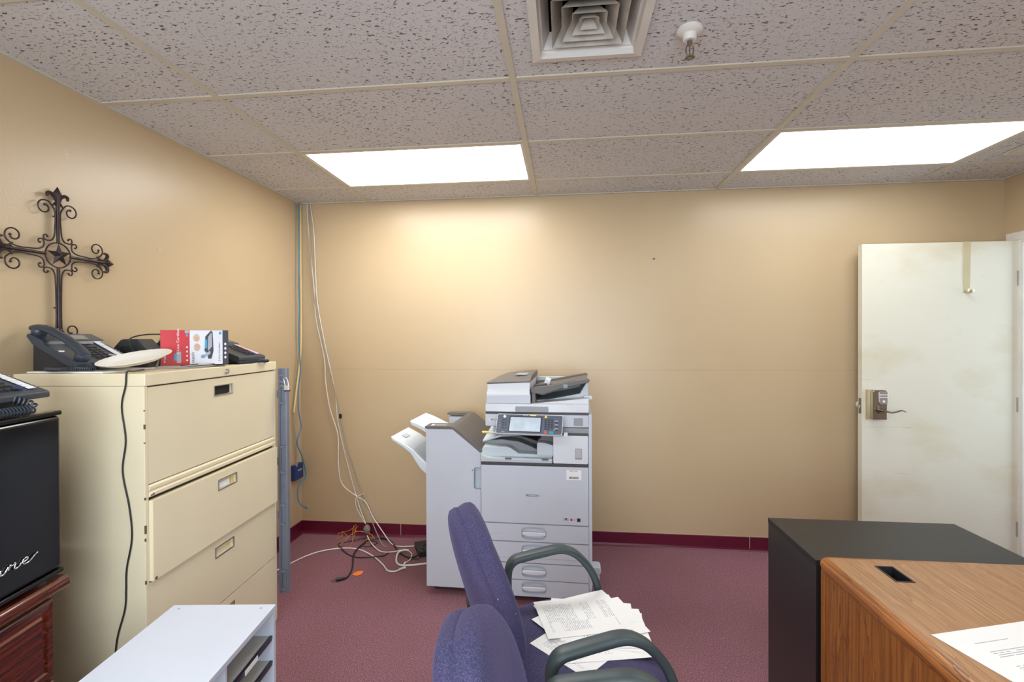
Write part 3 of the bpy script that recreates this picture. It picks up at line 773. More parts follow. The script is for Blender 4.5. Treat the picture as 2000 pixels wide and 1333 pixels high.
# cordless phone carton (faces +x like the cabinet front)
bx = thing('phone_carton', 'red and white cordless telephone box standing on the beige cabinet', 'box', (0.335, -1.640, ZT+0.010), math.radians(42))
bx.scale = (0.73, 1, 1)
BW, BH, BD = 0.325, 0.144, 0.07
MB().box(0, BW, 0.0004, BD, 0, BH).build('carton', 'box_card', bx, bevel=0.001)
MB().box(0.0005, 0.135, -0.0006, 0.0004, 0.0005, BH-0.0005).build('red_panel', 'box_red', bx)
MB().box(0.135, 0.295, -0.0006, 0.0004, 0.0005, BH-0.0005).build('white_panel', 'box_white', bx)
MB().box(0.295, BW-0.0005, -0.0006, 0.0004, 0.0005, BH-0.0005).build('dark_panel', 'box_dark', bx)
UP = (PI/2, -PI/2, 0)
text('red_title', '2-Line Cordless', 0.0165, 'white_ink', bx, (0.080, -0.0009, 0.098), UP)
text('red_brand', 'vtech', 0.022, 'white_ink', bx, (0.018, -0.0009, 0.035), UP)
text('brand_lettering', 'vtech', 0.021, 'ink', bx, (0.150, -0.0009, 0.030), UP)
text('white_title', '2-Line Cordless', 0.0125, 'ink', bx, (0.279, -0.0009, 0.052), UP)
b = MB()
for z in (0.02, 0.038, 0.056, 0.074):
    MB().cyl((0.122, -0.0006, z), (0.122, -0.0010, z), 0.004, seg=12).build('feature_icon', 'white_ink', bx)
    MB().cyl((0.309, -0.0006, z*1.05+0.008), (0.309, -0.0010, z*1.05+0.008), 0.0055, seg=14).build('feature_icon', 'white_ink', bx)
for q in ((0.118, 0.127, 0.118, 0.129), (0.278, 0.289, 0.126, 0.138), (0.062, 0.074, 0.02, 0.048)): MB().box(q[0], q[1], -0.001, -0.0006, q[2], q[3]).build('blue_mark', 'cyan', bx)
for q in ((0.112, 0.131, 0.132, 0.1435), (0.074, 0.094, 0.010, 0.056)): MB().box(q[0], q[1], -0.001, -0.0006, q[2], q[3]).build('grey_mark', 'photo_silver', bx)
b = MB(); b.cyl((0.167, -0.0006, 0.112), (0.167, -0.0009, 0.112), 0.016, seg=20); b.cyl((0.170, -0.0006, 0.073), (0.170, -0.0009, 0.073), 0.016, seg=20); b.build('photo_hair', 'hair', bx)
b = MB(); b.cyl((0.169, -0.0008, 0.106), (0.169, -0.0012, 0.106), 0.011, seg=18); b.cyl((0.168, -0.0008, 0.078), (0.168, -0.0012, 0.078), 0.011, seg=18); b.build('photo_faces', 'skin', bx)
b = MB(); b.prism([(0.205, 0.058), (0.210, 0.118), (0.238, 0.143), (0.246, 0.136), (0.250, 0.058), (0.240, 0.024), (0.224, 0.024), (0.216, 0.048)], -0.0012, -0.0006, 'y'); b.build('pictured_base', 'box_dark', bx)
b = MB(); b.prism([(0.222, 0.066), (0.224, 0.116), (0.238, 0.134), (0.242, 0.128), (0.243, 0.076), (0.224, 0.058)], -0.0015, -0.0011, 'y'); b.prism([(0.188, 0.026), (0.206, 0.028), (0.235, 0.046), (0.233, 0.058), (0.206, 0.044), (0.187, 0.040)], -0.0016, -0.0011, 'y'); b.build('pictured_keys', 'photo_silver', bx)
b = MB(); b.prism([(0.206, 0.066), (0.208, 0.104), (0.219, 0.106), (0.218, 0.070)], -0.0017, -0.0011, 'y'); b.prism([(0.192, 0.028), (0.192, 0.038), (0.206, 0.041), (0.206, 0.031)], -0.0019, -0.0015, 'y'); b.build('pictured_screens', 'cyan', bx)

# cables lying on the cabinet under plate and box
def loopy(name, m, label, pts, r=0.003, cat='cable', sm=6, group=None, **k):
    o = MB().tube(pts, r, 8, sm, **k).build(name, m, smooth=1.2); return tag(o, label, cat, group)
loopy('black_wire', 'black_plastic', 'black wires bundled in flat loops below the red and white box',
      [(0.42, -1.66, ZT+0.004), (0.44, -1.58, ZT+0.006), (0.455, -1.48, ZT+0.006), (0.45, -1.42, ZT+0.006), (0.425, -1.43, ZT+0.010), (0.43, -1.52, ZT+0.012), (0.425, -1.62, ZT+0.010), (0.45, -1.66, ZT+0.012), (0.47, -1.56, ZT+0.010), (0.468, -1.46, ZT+0.012), (0.44, -1.41, ZT+0.014), (0.40, -1.45, ZT+0.007)], 0.0032)
loopy('adapter_cord', 'grey_cable', 'grey-brown cord coiled beside the black wires on the cabinet',
      [(0.40, -1.80, ZT+0.0045), (0.455, -1.75, ZT+0.008), (0.478, -1.66, ZT+0.006), (0.480, -1.57, ZT+0.005), (0.470, -1.50, ZT+0.005), (0.477, -1.60, ZT+0.012), (0.462, -1.69, ZT+0.010), (0.42, -1.76, ZT+0.009)], 0.0024)

# black cord down the cabinet's near side
def side(s_, z, out=0.005):
    p = Vector((0.531, -1.927, z)) + Vector((-1, -0.072, 0)).normalized()*s_ + Vector((0.072, -1, 0)).normalized()*out
    return tuple(p)
loopy('hanging_cord', 'black_plastic', 'thin black cord hanging down the near side of the beige cabinet',
      [(0.44, -1.83, ZT+0.008), (0.468, -1.90, ZT+0.008), side(0.056, ZT+0.006, 0.004), side(0.060, 1.29, 0.006), side(0.075, 1.219), side(0.062, 1.106), side(0.074, 1.0), side(0.052, 0.879), side(0.044, 0.775), side(0.063, 0.67), side(0.066, 0.60), side(0.071, 0.53), side(0.103, 0.404), side(0.11, 0.2), side(0.10, 0.02), side(0.14, 0.006, 0.03)], 0.0026)

# ------------------------------------------------------------------ black mini fridge on the cherry credenza
FA = math.atan2(0.981, -0.1934)
fr = thing('mini_fridge', 'glossy black retro mini fridge standing on the cherry wood credenza', 'fridge', (0.459, -2.140, 0), FA)
b = MB(); b.box(-0.45, 0, 0.035, 0.415, 0.775, 1.228); b.build('cabinet_shell', 'fridge', fr, bevel=0.012, seg=3)
b = MB(); b.box(-0.452, 0.001, -0.001, 0.032, 0.772, 1.224); dd = b.build('door', 'fridge', fr, bevel=0.012, seg=4)
b = MB(); b.box(-0.452, 0.002, -0.003, 0.030, 1.2245, 1.238); b.build('top_rail', 'fridge', fr, bevel=0.004, seg=3)
b = MB(); b.box(-0.452, 0.002, -0.003, 0.030, 0.759, 0.7715); b.build('bottom_rail', 'fridge', fr, bevel=0.003, seg=3)
for x, y in ((-0.025, 0.04), (-0.42, 0.04), (-0.025, 0.38), (-0.42, 0.38)):
    b = MB(); b.cyl((x, y, 0.7462), (x, y, 0.775), 0.011, 0.013, 14); b.build('foot', 'white_metal', fr, smooth=0.7)
b = MB()
# script lettering: frigidaire, built from swept strokes
def script(b, x0, z0, s, sz):
    def st(pts): b.tube([(x0+p[0]*s, -0.0045, z0+p[1]*sz) for p in pts], 0.0021, 8, 5)
    st([(0.05, 0.55), (0.35, 0.95), (0.55, 0.85), (0.35, 0.4), (0.25, -0.3), (0.05, -0.35), (0.2, 0.0), (0.5, 0.25)])
    st([(0.5, 0.2), (0.65, 0.5), (0.7, 0.4), (0.9, 0.5), (0.85, 0.1), (1.0, 0.1), (1.2, 0.5)])
    st([(1.2, 0.45), (1.12, 0.1), (1.3, 0.1), (1.6, 0.5)])
    st([(1.75, 0.45), (1.5, 0.4), (1.48, 0.1), (1.7, 0.15), (1.8, 0.5), (1.72, -0.3), (1.5, -0.35), (1.8, 0.1), (2.0, 0.4)])
    st([(2.0, 0.45), (1.95, 0.1), (2.15, 0.1), (2.35, 0.4)])
    st([(2.5, 0.45), (2.25, 0.4), (2.22, 0.1), (2.45, 0.12), (2.75, 1.0), (2.5, 0.15), (2.7, 0.1), (2.85, 0.3)])
    st([(3.05, 0.45), (2.8, 0.4), (2.78, 0.1), (3.0, 0.12), (3.1, 0.45), (3.05, 0.12), (3.3, 0.25)])
    st([(3.3, 0.45), (3.25, 0.1), (3.45, 0.12), (3.65, 0.45)])
    st([(3.65, 0.2), (3.75, 0.52), (3.8, 0.42), (4.0, 0.5), (3.95, 0.1), (4.15, 0.12), (4.3, 0.3)])
    st([(4.3, 0.25), (4.6, 0.35), (4.6, 0.52), (4.4, 0.45), (4.4, 0.12), (4.7, 0.12), (5.0, 0.42), (5.15, 0.5)])
script(b, -0.089-5.15*0.058, 0.836, 0.058, 0.036)
b.build('script_nameplate', 'chrome', fr, smooth=1.0)

# phone lying on the fridge
FD = Vector((-0.1934, 0.981, 0)); FI = Vector((-0.981, -0.1934, 0))
fp0 = Vector((0.459, -2.140, 1.239)) - FD*0.240 + FI*0.022
cc = coil([(0.05, 0.10, 0.095), (0.085, 0.05, 0.066), (0.115, 0.015, 0.050), (0.15, -0.006, 0.030), (0.155, -0.012, 0.0155), (0.10, -0.010, 0.0150), (0.04, -0.009, 0.0150)], 0.0115, 0.0026, 30)
p2 = desk_phone('charcoal desk phone with tangled coil cord on top of the black mini fridge', tuple(fp0), FA, 'desk phones on the cabinet and fridge', cord=cc, handset=False, w=0.232, dep=0.215, zf=0.056, zb=0.150)
loopy('flat_black_strap', 'black_plastic', 'flat black wire end on the fridge top beside the phone', [tuple(fp0+FD*0.16+FI*0.02+Vector((0, 0, 0.003))), tuple(fp0+FD*0.24+FI*0.05+Vector((0, 0, 0.008))), tuple(fp0+FD*0.262+FI*0.09+Vector((0, 0, 0.003)))], 0.0025)

# cherry credenza
ch = thing('wood_credenza', 'dark cherry-stained wood credenza with raised-panel drawers under the black fridge', 'credenza', (0.459, -2.140, 0), FA)
L0 = -1.0
b = MB()
prof = [(0.44, 0.706), (0.005, 0.706), (-0.006, 0.708), (-0.013, 0.716), (-0.014, 0.728), (-0.010, 0.739), (0.0, 0.7448), (0.44, 0.7448)]
b.prism(prof, L0, 0.012, 'x'); b.build('top', 'cherry', ch, bevel=0.003, seg=3)
b = MB(); b.box(L0+0.02, -0.030, 0.012, 0.43, 0.05, 0.705); b.box(L0+0.04, -0.05, 0.04, 0.42, 0.0, 0.05); b.build('carcass', 'cherry', ch, bevel=0.002)
def raised(x0, x1, z0, z1, name):
    b = MB()
    f = lambda i, y: [(x0+i, y, z0+i), (x1-i, y, z0+i), (x1-i, y, z1-i), (x0+i, y, z1-i)]
    b.loft([f(0, 0.0115), f(0, 0.002), f(0.003, -0.001), f(0.022, -0.0015), f(0.026, 0.003), f(0.034, 0.003), f(0.040, -0.002)])
    d = b.build(name, 'cherry', ch)
    cx, cz = (x0+x1)/2, (z0+z1)/2
    b = MB(); b.tube([(cx-0.045, -0.001, cz), (cx-0.04, -0.022, cz), (cx, -0.026, cz-0.004), (cx+0.04, -0.022, cz), (cx+0.045, -0.001, cz)], 0.004, 8, 4); b.build('drawer_pull', 'brass', d, smooth=0.8)
raised(-0.50, -0.034, 0.470, 0.695, 'drawer'); raised(-0.50, -0.034, 0.075, 0.458, 'drawer')
raised(-0.975, -0.51, 0.470, 0.695, 'drawer'); raised(-0.975, -0.51, 0.075, 0.458, 'drawer')

# ------------------------------------------------------------------ white literature sorter
SA = math.atan2(0.3515, -0.040)
so = thing('literature_sorter', 'white literature sorter with black-edged shelves on the floor in front of the beige cabinet', 'organizer', (1.027, -1.975, 0), SA)
SWd, SD, SH = 0.74, 0.322, 0.60
MB().box(-SWd, 0, -0.002, SD, SH-0.016, SH).build('top', 'sorter', so, bevel=0.0012)
for x in (-SWd, -0.015): MB().box(x, x+0.015, 0, SD, 0, SH-0.016).build('side_panel', 'sorter', so, bevel=0.0008)
MB().box(-SWd+0.015, -0.015, 0.002, SD, 0.0, 0.02).build('bottom', 'sorter', so)
MB().box(-SWd+0.015, -0.015, SD-0.006, SD, 0.02, SH-0.016).build('back_panel', 'sorter_in', so)
for x in (-0.262, -0.505): MB().box(x-0.008, x, 0.004, SD-0.006, 0.02, SH-0.016).build('divider', 'sorter', so)
for c, (x0, x1) in enumerate(((-0.262, -0.015), (-0.505, -0.270), (-SWd+0.015, -0.513))):
    for k in range(6):
        z = 0.508 - 0.079*k
        MB().box(x0+0.0005, x1-0.0005, 0.010, SD-0.006, z-0.004, z).build('shelf', 'sorter_in', so)
        b = MB(); b.prism([(0.004, z-0.014), (0.002, z+0.001), (0.011, z+0.0015), (0.011, z-0.0045), (0.006, z-0.0045), (0.006, z-0.014)], x0+0.001, x1-0.001, 'x')
        st = b.build('shelf_strip', 'label_black', so)
        MB().box((x0+x1)/2-0.038, (x0+x1)/2+0.030, 0.0010, 0.0028, z-0.0155, z-0.001).build('shelf_label', 'tiny_print', st)
b = MB()
for x, y in ((-0.022, 0.035), (-0.022, SD-0.03)): b.cyl((x, y, SH-0.0005), (x, y, SH+0.0006), 0.0045, seg=12)
b.build('cam_cover', 'photo_silver', so)

# ------------------------------------------------------------------ wrought iron cross on the left wall (local -y = out of the wall)
cr = thing('wall_cross', 'dark iron scrollwork cross with a star centre hanging on the left wall', 'wall cross', (0.0, -1.760, 1.770), PI/2)
YO = -0.020
def spiral(cx, cz, r, a0, turns, sgn, n=22, end=0.35):
    out = []
    for i in range(n+1):
        u = i/n; rr = r*(1-(1-end)*u); a = a0 + sgn*2*PI*turns*u
        out.append((cx+rr*math.cos(a)*1.0, YO, cz+rr*math.sin(a)))
    return out
def arm(phi, L_end, fin, Lr):
    c, s_ = math.cos(phi), math.sin(phi)
    def W_(u, v, y=YO): return (u*c - v*s_, y, u*s_ + v*c)
    b = MB()
    b.tube([W_(0.046, 0), W_(L_end*0.5, 0), W_(L_end-0.045, 0)], lambda t: 0.0052+0.0016*t, 8, 3)
    for sg in (-1, 1):
        P = []
        # small scroll by the ring, rod along the arm, large scroll at the end
        for i in range(11):
            u = i/10; rr = 0.0045+0.0100*u; a = math.radians(-430+280*u)
            P.append(W_(0.064+rr*math.cos(a), sg*(0.043+rr*math.sin(a))))
        P += [W_(0.053, sg*0.026), W_(0.062, sg*0.018), W_(0.077, sg*0.0130), W_(0.10, sg*0.0115), W_(Lr*0.55+0.03, sg*0.0095), W_(Lr-0.03, sg*0.010), W_(Lr-0.01, sg*0.014)]
        R_ = 0.030; cu, cv = Lr-0.012, 0.048
        for i in range(1, 19):
            u = i/18; rr = R_*(1-0.66*u); a = -PI/2+0.5 + 1.42*2*PI*u*0.82
            P.append(W_(cu+rr*math.cos(a), sg*(cv+rr*math.sin(a))))
        b.tube(P, 0.0026, 7, 2)
        e = P[-1]; b.ball(e, 0.0048, 0.004, 0.0048, 8, 6); e = P[0]; b.ball(e, 0.004, 0.0035, 0.004, 8, 6)
    b.build('arm_scrolls', 'bronze', cr, smooth=0.9)
    if fin:
        b = MB(); u0 = L_end-0.066
        ring = lambda u, h, t: [W_(u, h, YO), W_(u, 0, YO-t), W_(u, -h, YO), W_(u, 0, YO+t*0.6)]
        b.loft([ring(u0-0.008, 0.006, 0.005), ring(u0+0.012, 0.0045, 0.005), ring(u0+0.032, 0.0175, 0.012), ring(u0+0.042, 0.0160, 0.011), ring(u0+0.066, 0.0006, 0.001)])
        b.tube([W_(u0+0.014, -0.012), W_(u0+0.014, 0.012)], 0.0042, 8); b.tube([W_(u0-0.004, -0.011), W_(u0-0.004, 0.011)], 0.0036, 8)
        for sg in (-1, 1):
            b.tube([W_(u0+0.012, sg*0.007), W_(u0+0.026, sg*0.012), W_(u0+0.036, sg*0.026), W_(u0+0.033, sg*0.037), W_(u0+0.021, sg*0.038)], lambda t: 0.0040+0.0028*math.sin(PI*t), 8, 4)
            b.tube([W_(u0+0.008, sg*0.006), W_(u0-0.002, sg*0.014), W_(u0-0.010, sg*0.020)], 0.003, 7, 3)
        b.build('fleur_finial', 'bronze', cr, smooth=0.5)
arm(0, 0.232, True, 0.165); arm(PI, 0.232, True, 0.165); arm(PI/2, 0.262, True, 0.185); arm(-PI/2, 0.325, False, 0.300)
b = MB(); N = 40
b.tube([(0.047*math.cos(2*PI*i/N), YO, 0.047*math.sin(2*PI*i/N)) for i in range(N+1)], 0.0026, 7)
for i in range(0, N):
    a = 2*PI*i/N*1.0; b.cyl((0.0485*math.cos(a), YO-0.0022, 0.0485*math.sin(a)), (0.0455*math.cos(a+0.08), YO+0.0022, 0.0455*math.sin(a+0.08)), 0.0016, seg=5)
b.build('twisted_ring', 'bronze', cr, smooth=0.9)
b = MB(); out = []
for i in range(10):
    a = PI/2 + 2*PI*i/10 + 0.04; r = 0.046 if i % 2 == 0 else 0.0185
    out.append((r*math.cos(a), YO-0.004, r*math.sin(a)))
vs = [b.bm.verts.new(p) for p in out]; ct = b.bm.verts.new((0, YO-0.018, 0)); bk = b.bm.verts.new((0, YO+0.004, 0))
for i in range(10): b.bm.faces.new((vs[i], vs[(i+1) % 10], ct)); b.bm.faces.new((vs[(i+1) % 10], vs[i], bk))
b.build('star', 'bronze', cr)
b = MB()
for sg in (-1, 1): b.tube([(sg*0.004, YO, -0.296), (sg*0.02, YO, -0.318), (sg*0.035, YO, -0.325)], 0.0026, 6, 3)
b.ball((0, YO-0.006, -0.288), 0.009, 0.006, 0.009); b.cyl((0, YO+0.003, 0.15), (0, -0.0005, 0.15), 0.003, seg=8); b.cyl((0, YO+0.003, -0.2), (0, -0.0005, -0.2), 0.003, seg=8)
b.build('boss', 'bronze', cr, smooth=0.9)

# ------------------------------------------------------------------ copier (local: front faces -y)
cp = thing('copier', 'white and grey office copier with touch screen and four paper drawers by the back wall', 'copier', (1.488, -0.801, 0), math.radians(-1.2))
def rr(x0, x1, z0, z1, r, n=5):
    out = []
    for cx, cz, a0 in ((x1-r, z1-r, 0), (x0+r, z1-r, PI/2), (x0+r, z0+r, PI), (x1-r, z0+r, 1.5*PI)):
        for i in range(n+1): a = a0 + PI/2*i/n; out.append((cx+r*math.cos(a), cz+r*math.sin(a)))
    return out
b = MB(); b.box(0.0, 0.600, 0.022, 0.66, 0.035, 0.752); b.build('main_body', 'copier', cp, bevel=0.004)
for x, y in ((0.05, 0.08), (0.55, 0.08), (0.05, 0.60), (0.55, 0.60)):
    b = MB(); b.cyl((x-0.012, y, 0.02), (x+0.012, y, 0.02), 0.02, seg=16); b.box(x-0.02, x+0.02, y-0.02, y+0.02, 0.022, 0.036); b.build('caster', 'black_plastic', cp, smooth=0.6)
b = MB(); b.box(0.002, 0.583, 0.0, 0.021, 0.438, 0.751); fd = b.build('front_door', 'copier', cp, bevel=0.004, seg=3)
text('ricoh_logo', 'RICOH', 0.0185, 'ink', fd, (0.284, -0.0004, 0.592), sx=1.25)
b = MB(); b.box(0.466, 0.546, -0.0006, 0.0002, 0.684, 0.737); stk = b.build('service_sticker', 'paper', fd)
text('sticker_logo', 'RICOH', 0.0105, 'ink_red', stk, (0.505, -0.0009, 0.731), sx=1.3)
b = MB(); b.box(0.478, 0.536, -0.0010, -0.0006, 0.706, 0.722); b.build('sticker_print', 'tiny_print', stk)
b = MB()
xx = 0.480; random.seed(3)
while xx < 0.532:
    w = random.choice((0.0008, 0.0014, 0.002)); b.box(xx, xx+w, -0.0010, -0.0006, 0.690, 0.701); xx += w+random.choice((0.0008, 0.0013))
o = b.build('barcode', 'ink', stk)
b = MB(); b.box(0.450, 0.477, -0.0006, 0.0001, 0.464, 0.478); b.build('eco_label', 'photo_silver', fd)
b = MB(); b.prism([(0.458, 0.470), (0.468, 0.470), (0.469, 0.477), (0.460, 0.477)], -0.0010, -0.0006, 'y'); b.build('eco_mark', 'ink', fd)
b = MB(); b.box(0.487, 0.497, -0.0006, 0.0001, 0.464, 0.477); b.build('red_mark', 'ink_red', fd)
b = MB(); b.box(0.503, 0.514, -0.0006, 0.0001, 0.468, 0.472); b.build('tiny_mark', 'copier_mid', fd)
b = MB(); b.box(0.522, 0.540, -0.0006, 0.0001, 0.460, 0.479); b.build('star_label', 'ink', fd)
# drawers
def cdrawer(z0, z1, hz, hh=0.017, ledge=None):
    b = MB(); b.recess(0.002, 0.583, z0+0.0015, z1-0.0015, (0.290, hz, 0.067, 0.0355, 3.4), 0.034, 0.0, 0.021, 56, 0.90)
    d = b.build('paper_drawer', 'copier', cp, smooth=0.45)
    b = MB(); N_ = 14
    rings = []
    for i in range(N_+1):
        u = -1 + 2*i/N_; x = 0.290 + 0.0635*u; k = 0.006*(1-u*u)
        top, bot = hz+0.006+k*0.3, hz-0.010-k*1.2
        rings.append([(x, 0.012, top-0.002), (x, -0.001, top), (x, -0.0035, top-0.004), (x, -0.0035, bot+0.003), (x, -0.001, bot), (x, 0.012, bot+0.002)])
    b.loft(rings); b.build('drawer_handle', 'copier_white', d, bevel=0.001)
    if ledge: MB().box(0.002, 0.583, -0.0006, 0.0008, ledge-0.0006, ledge+0.0006).build('groove', 'copier_mid', d)
    return d
dA = cdrawer(0.340, 0.436, 0.386, 0.017)
MB().box(0.075, 0.110, -0.0004, 0.0004, 0.3795, 0.3805).build('size_mark', 'copier_mid', dA)
cdrawer(0.225, 0.338, 0.291, 0.016, 0.252); cdrawer(0.133, 0.223, 0.178, 0.016); cdrawer(0.042, 0.131, 0.089, 0.016)
# dark band over the door and the side spine
b = MB(); b.box(0.0, 0.583, 0.006, 0.60, 0.753, 0.768); b.build('band', 'copier_band', cp, bevel=0.003)
b = MB(); b.box(0.584, 0.602, 0.002, 0.60, 0.10, 1.035); b.box(0.40, 0.584, 0.03, 0.60, 0.769, 0.965); b.build('side_column', 'copier', cp, bevel=0.003)
b = MB(); b.prism(rr(0.396, 0.582, 0.770, 0.921, 0.008), -0.003, 0.028, 'y'); rp = b.build('right_cover', 'copier_white', cp, bevel=0.003)
b = MB(); b.box(0.513, 0.549, -0.0042, -0.0028, 0.795, 0.853); bd = b.build('badge_frame', 'copier_mid', rp)
b = MB(); b.box(0.516, 0.546, -0.0050, -0.0040, 0.804, 0.850); b.build('badge', 'badge_grey', bd)
b = MB(); b.box(0.43, 0.584, 0.004, 0.50, 0.9215, 0.934); b.build('dark_strip', 'copier_band', cp)
b = MB(); b.box(0.43, 0.584, 0.0, 0.50, 0.934, 0.962); b.build('grey_strip', 'copier_mid', cp, bevel=0.002)
# output bay: floor tray, back and ceiling
b = MB()
prof = [(0.001, 0.769), (0.001, 0.820), (0.004, 0.846), (0.030, 0.868), (0.10, 0.872), (0.20, 0.862), (0.27, 0.835), (0.318, 0.812), (0.392, 0.808), (0.392, 0.769)]
b.prism(prof, 0.10, 0.56, 'y')
b.build('inner_tray', 'copier_mid', cp, bevel=0.004)
b = MB()
prof = [(0.001, 0.790), (0.001, 0.828), (0.010, 0.848), (0.135, 0.848), (0.160, 0.842), (0.205, 0.812), (0.392, 0.806), (0.392, 0.790)]
b.prism(prof, 0.03, 0.10, 'y')
b.build('tray_front', 'copier_tray', cp, bevel=0.006, seg=3)
b = MB()
b.prism([(0.0, 0.769), (0.0, 0.818), (0.014, 0.806), (0.040, 0.796), (0.392, 0.792), (0.392, 0.769)], -0.002, 0.032, 'y')
tf = b.build('tray_lip', 'copier_tray', cp, bevel=0.005, seg=3)
for x in (0.135, 0.335): MB().box(x, x+0.036, -0.0035, 0.002, 0.785, 0.794).build('lip_notch', 'copier_dark', tf)
MB().box(0.0, 0.392, -0.0030, 0.0, 0.7795, 0.7808).build('lip_groove', 'copier_mid', tf)
b = MB(); b.prism([(0.308, 0.806), (0.308, 0.872), (0.316, 0.879), (0.350, 0.876), (0.385, 0.866), (0.396, 0.862), (0.396, 0.806)], 0.012, 0.14, 'y'); b.build('exit_block', 'copier_tray', cp, bevel=0.003)
b = MB(); b.prism([(0.318, 0.880), (0.345, 0.935), (0.396, 0.94), (0.396, 0.868), (0.350, 0.878)], 0.06, 0.30, 'y'); b.build('exit_unit', 'copier_dark', cp, bevel=0.003)
MB().box(0.0, 0.40, 0.52, 0.56, 0.80, 0.965).build('bay_back', 'copier_dark', cp)
b = MB(); b.prism([(0.02, 0.868), (0.02, 0.905), (0.06, 0.915), (0.32, 0.84), (0.32, 0.82)], 0.20, 0.50, 'y'); b.build('upper_tray', 'copier_dark', cp, bevel=0.004)
b = MB(); b.loft([[(x, y, z+dz) for x, y, z in ((-0.002, 0.07, 0.872), (0.10, 0.07, 0.905), (0.20, 0.16, 0.895), (0.02, 0.24, 0.925))] for dz in (-0.012, 0.0)]); b.build('tray_wing', 'copier_tray', cp, bevel=0.003)
MB().box(0.03, 0.584, 0.05, 0.56, 0.955, 0.975).build('bay_ceiling', 'copier_dark', cp)
# scanner
b = MB(); b.prism(rr(0.028, 0.584, 0.966, 1.032, 0.008), -0.006, 0.60, 'y'); sp_ = b.build('scanner_base', 'copier', cp, bevel=0.003)
text('model_lettering', 'MP C5503', 0.014, 'ink', sp_, (0.083, -0.0068, 1.000))
b = MB(); b.box(0.050, 0.060, -0.0070, -0.0058, 0.995, 1.007); b.build('colour_mark', 'brass', sp_)
b = MB(); b.box(0.507, 0.553, -0.016, -0.006, 0.978, 1.016); b.build('square_button', 'copier_mid', sp_, bevel=0.002)
b = MB(); b.box(0.030, 0.582, 0.0, 0.58, 1.0325, 1.045); b.build('scanner_gap', 'copier_band', cp)
b = MB(); b.prism(rr(0.030, 0.586, 1.0455, 1.090, 0.006), -0.010, 0.56, 'y'); lb_ = b.build('platen_cover', 'copier_white', cp, bevel=0.003)
b = MB(); b.prism(rr(0.193, 0.372, 1.046, 1.076, 0.008), -0.0125, -0.0095, 'y'); b.build('lid_grip', 'copier_mid', lb_, bevel=0.001)
# document feeder
b = MB()
sec = [(-0.006, 1.0905), (-0.014, 1.125), (-0.014, 1.140), (-0.004, 1.168), (0.0, 1.196)]
def fe(x0, x1, dz):
    ringA = [(x0+0.003*(1 if i > 2 else 0), y, z) for i, (y, z) in enumerate(sec)] + [(x0+0.004, 0.50, 1.196), (x0, 0.50, 1.0905)]
    ringB = [(x1, y, z+(dz if i > 3 else (dz*0.4 if i == 3 else 0))) for i, (y, z) in enumerate(sec)] + [(x1, 0.50, 1.196+dz), (x1, 0.50, 1.0905)]
    b.loft([ringA, ringB])
fe(0.036, 0.272, 0.010)
af = b.build('feeder_housing', 'copier_white', cp, bevel=0.004, seg=3)
b = MB(); b.prism([(0.038, 1.132), (0.276, 1.140), (0.276, 1.0915), (0.036, 1.0915)], -0.0146, -0.002, 'y'); b.build('feeder_lower', 'copier', af, bevel=0.002)
b = MB()
def cov(y, k): return [(0.036, y, 1.197), (0.036, y, 1.204), (0.10, y, 1.204+0.020*k), (0.17, y, 1.207+0.026*k), (0.240, y, 1.208+0.030*k), (0.276, y, 1.210+0.031*k), (0.276, y, 1.207)]
b.loft([cov(-0.006, 0.12), cov(0.03, 0.45), cov(0.10, 0.85), (cov(0.25, 1.0)), cov(0.50, 1.0)])
cv = b.build('feeder_cover', 'copier_dark', cp, bevel=0.002, smooth=0.5)
b = MB(); b.box(0.182, 0.245, 0.10, 0.26, 1.2362, 1.2385); b.build('instruction_label', 'key_grey', cv)
b = MB()
def trx(y, ext): return [(0.278, y, 1.150), (0.278, y, 1.176), (0.40, y, 1.192), (0.50, y, 1.212), (0.584, y, 1.226), (0.592, y, 1.220), (0.586, y, 1.206), (0.45, y, 1.176), (0.34, y, 1.140)]
b.loft([trx(-0.002, 0), trx(0.03, 0)]); b.loft([trx(0.42, 0), trx(0.46, 0)])
b.prism([(0.278, 1.150), (0.278, 1.166), (0.40, 1.180), (0.50, 1.201), (0.584, 1.218), (0.584, 1.206), (0.45, 1.168), (0.34, 1.132)], 0.03, 0.42, 'y')
ft_ = b.build('original_tray', 'copier_dark', cp, bevel=0.003)
b = MB(); b.box(0.288, 0.36, 0.05, 0.08, 1.170, 1.190, rot=Matrix.Rotation(-0.15, 3, 'Y')); b.box(0.40, 0.52, 0.09, 0.10, 1.186, 1.200, rot=Matrix.Rotation(-0.2, 3, 'Y')); b.build('side_guide', 'copier_band', ft_, bevel=0.002)
b = MB(); b.box(0.345, 0.375, 0.10, 0.22, 1.184, 1.2135, rot=Matrix.Rotation(0.35, 3, 'Y')); b.build('white_tab', 'copier_white', ft_, bevel=0.002)
b = MB(); b.box(0.452, 0.474, -0.0035, -0.001, 1.176, 1.196, rot=Matrix.Rotation(-0.2, 3, 'Y')); b.build('tray_latch', 'copier_mid', ft_)
b = MB(); b.prism([(0.280, 1.0905), (0.280, 1.098), (0.36, 1.100), (0.54, 1.136), (0.580, 1.205), (0.586, 1.205), (0.586, 1.0905)], 0.10, 0.50, 'y'); b.build('eject_tray', 'copier_tray', cp, bevel=0.003)
b = MB(); b.prism([(0.280, 1.0906), (0.586, 1.122), (0.586, 1.0906)], 0.0, 0.10, 'y'); b.build('eject_ramp', 'copier_white', cp, bevel=0.002)
b = MB(); b.box(0.275, 0.586, 0.46, 0.50, 1.0905, 1.200); b.build('feeder_back', 'copier_tray', cp, bevel=0.002)
b = MB(); b.box(0.280, 0.30, 0.02, 0.40, 1.092, 1.150); b.build('feeder_inner', 'copier_dark', cp)
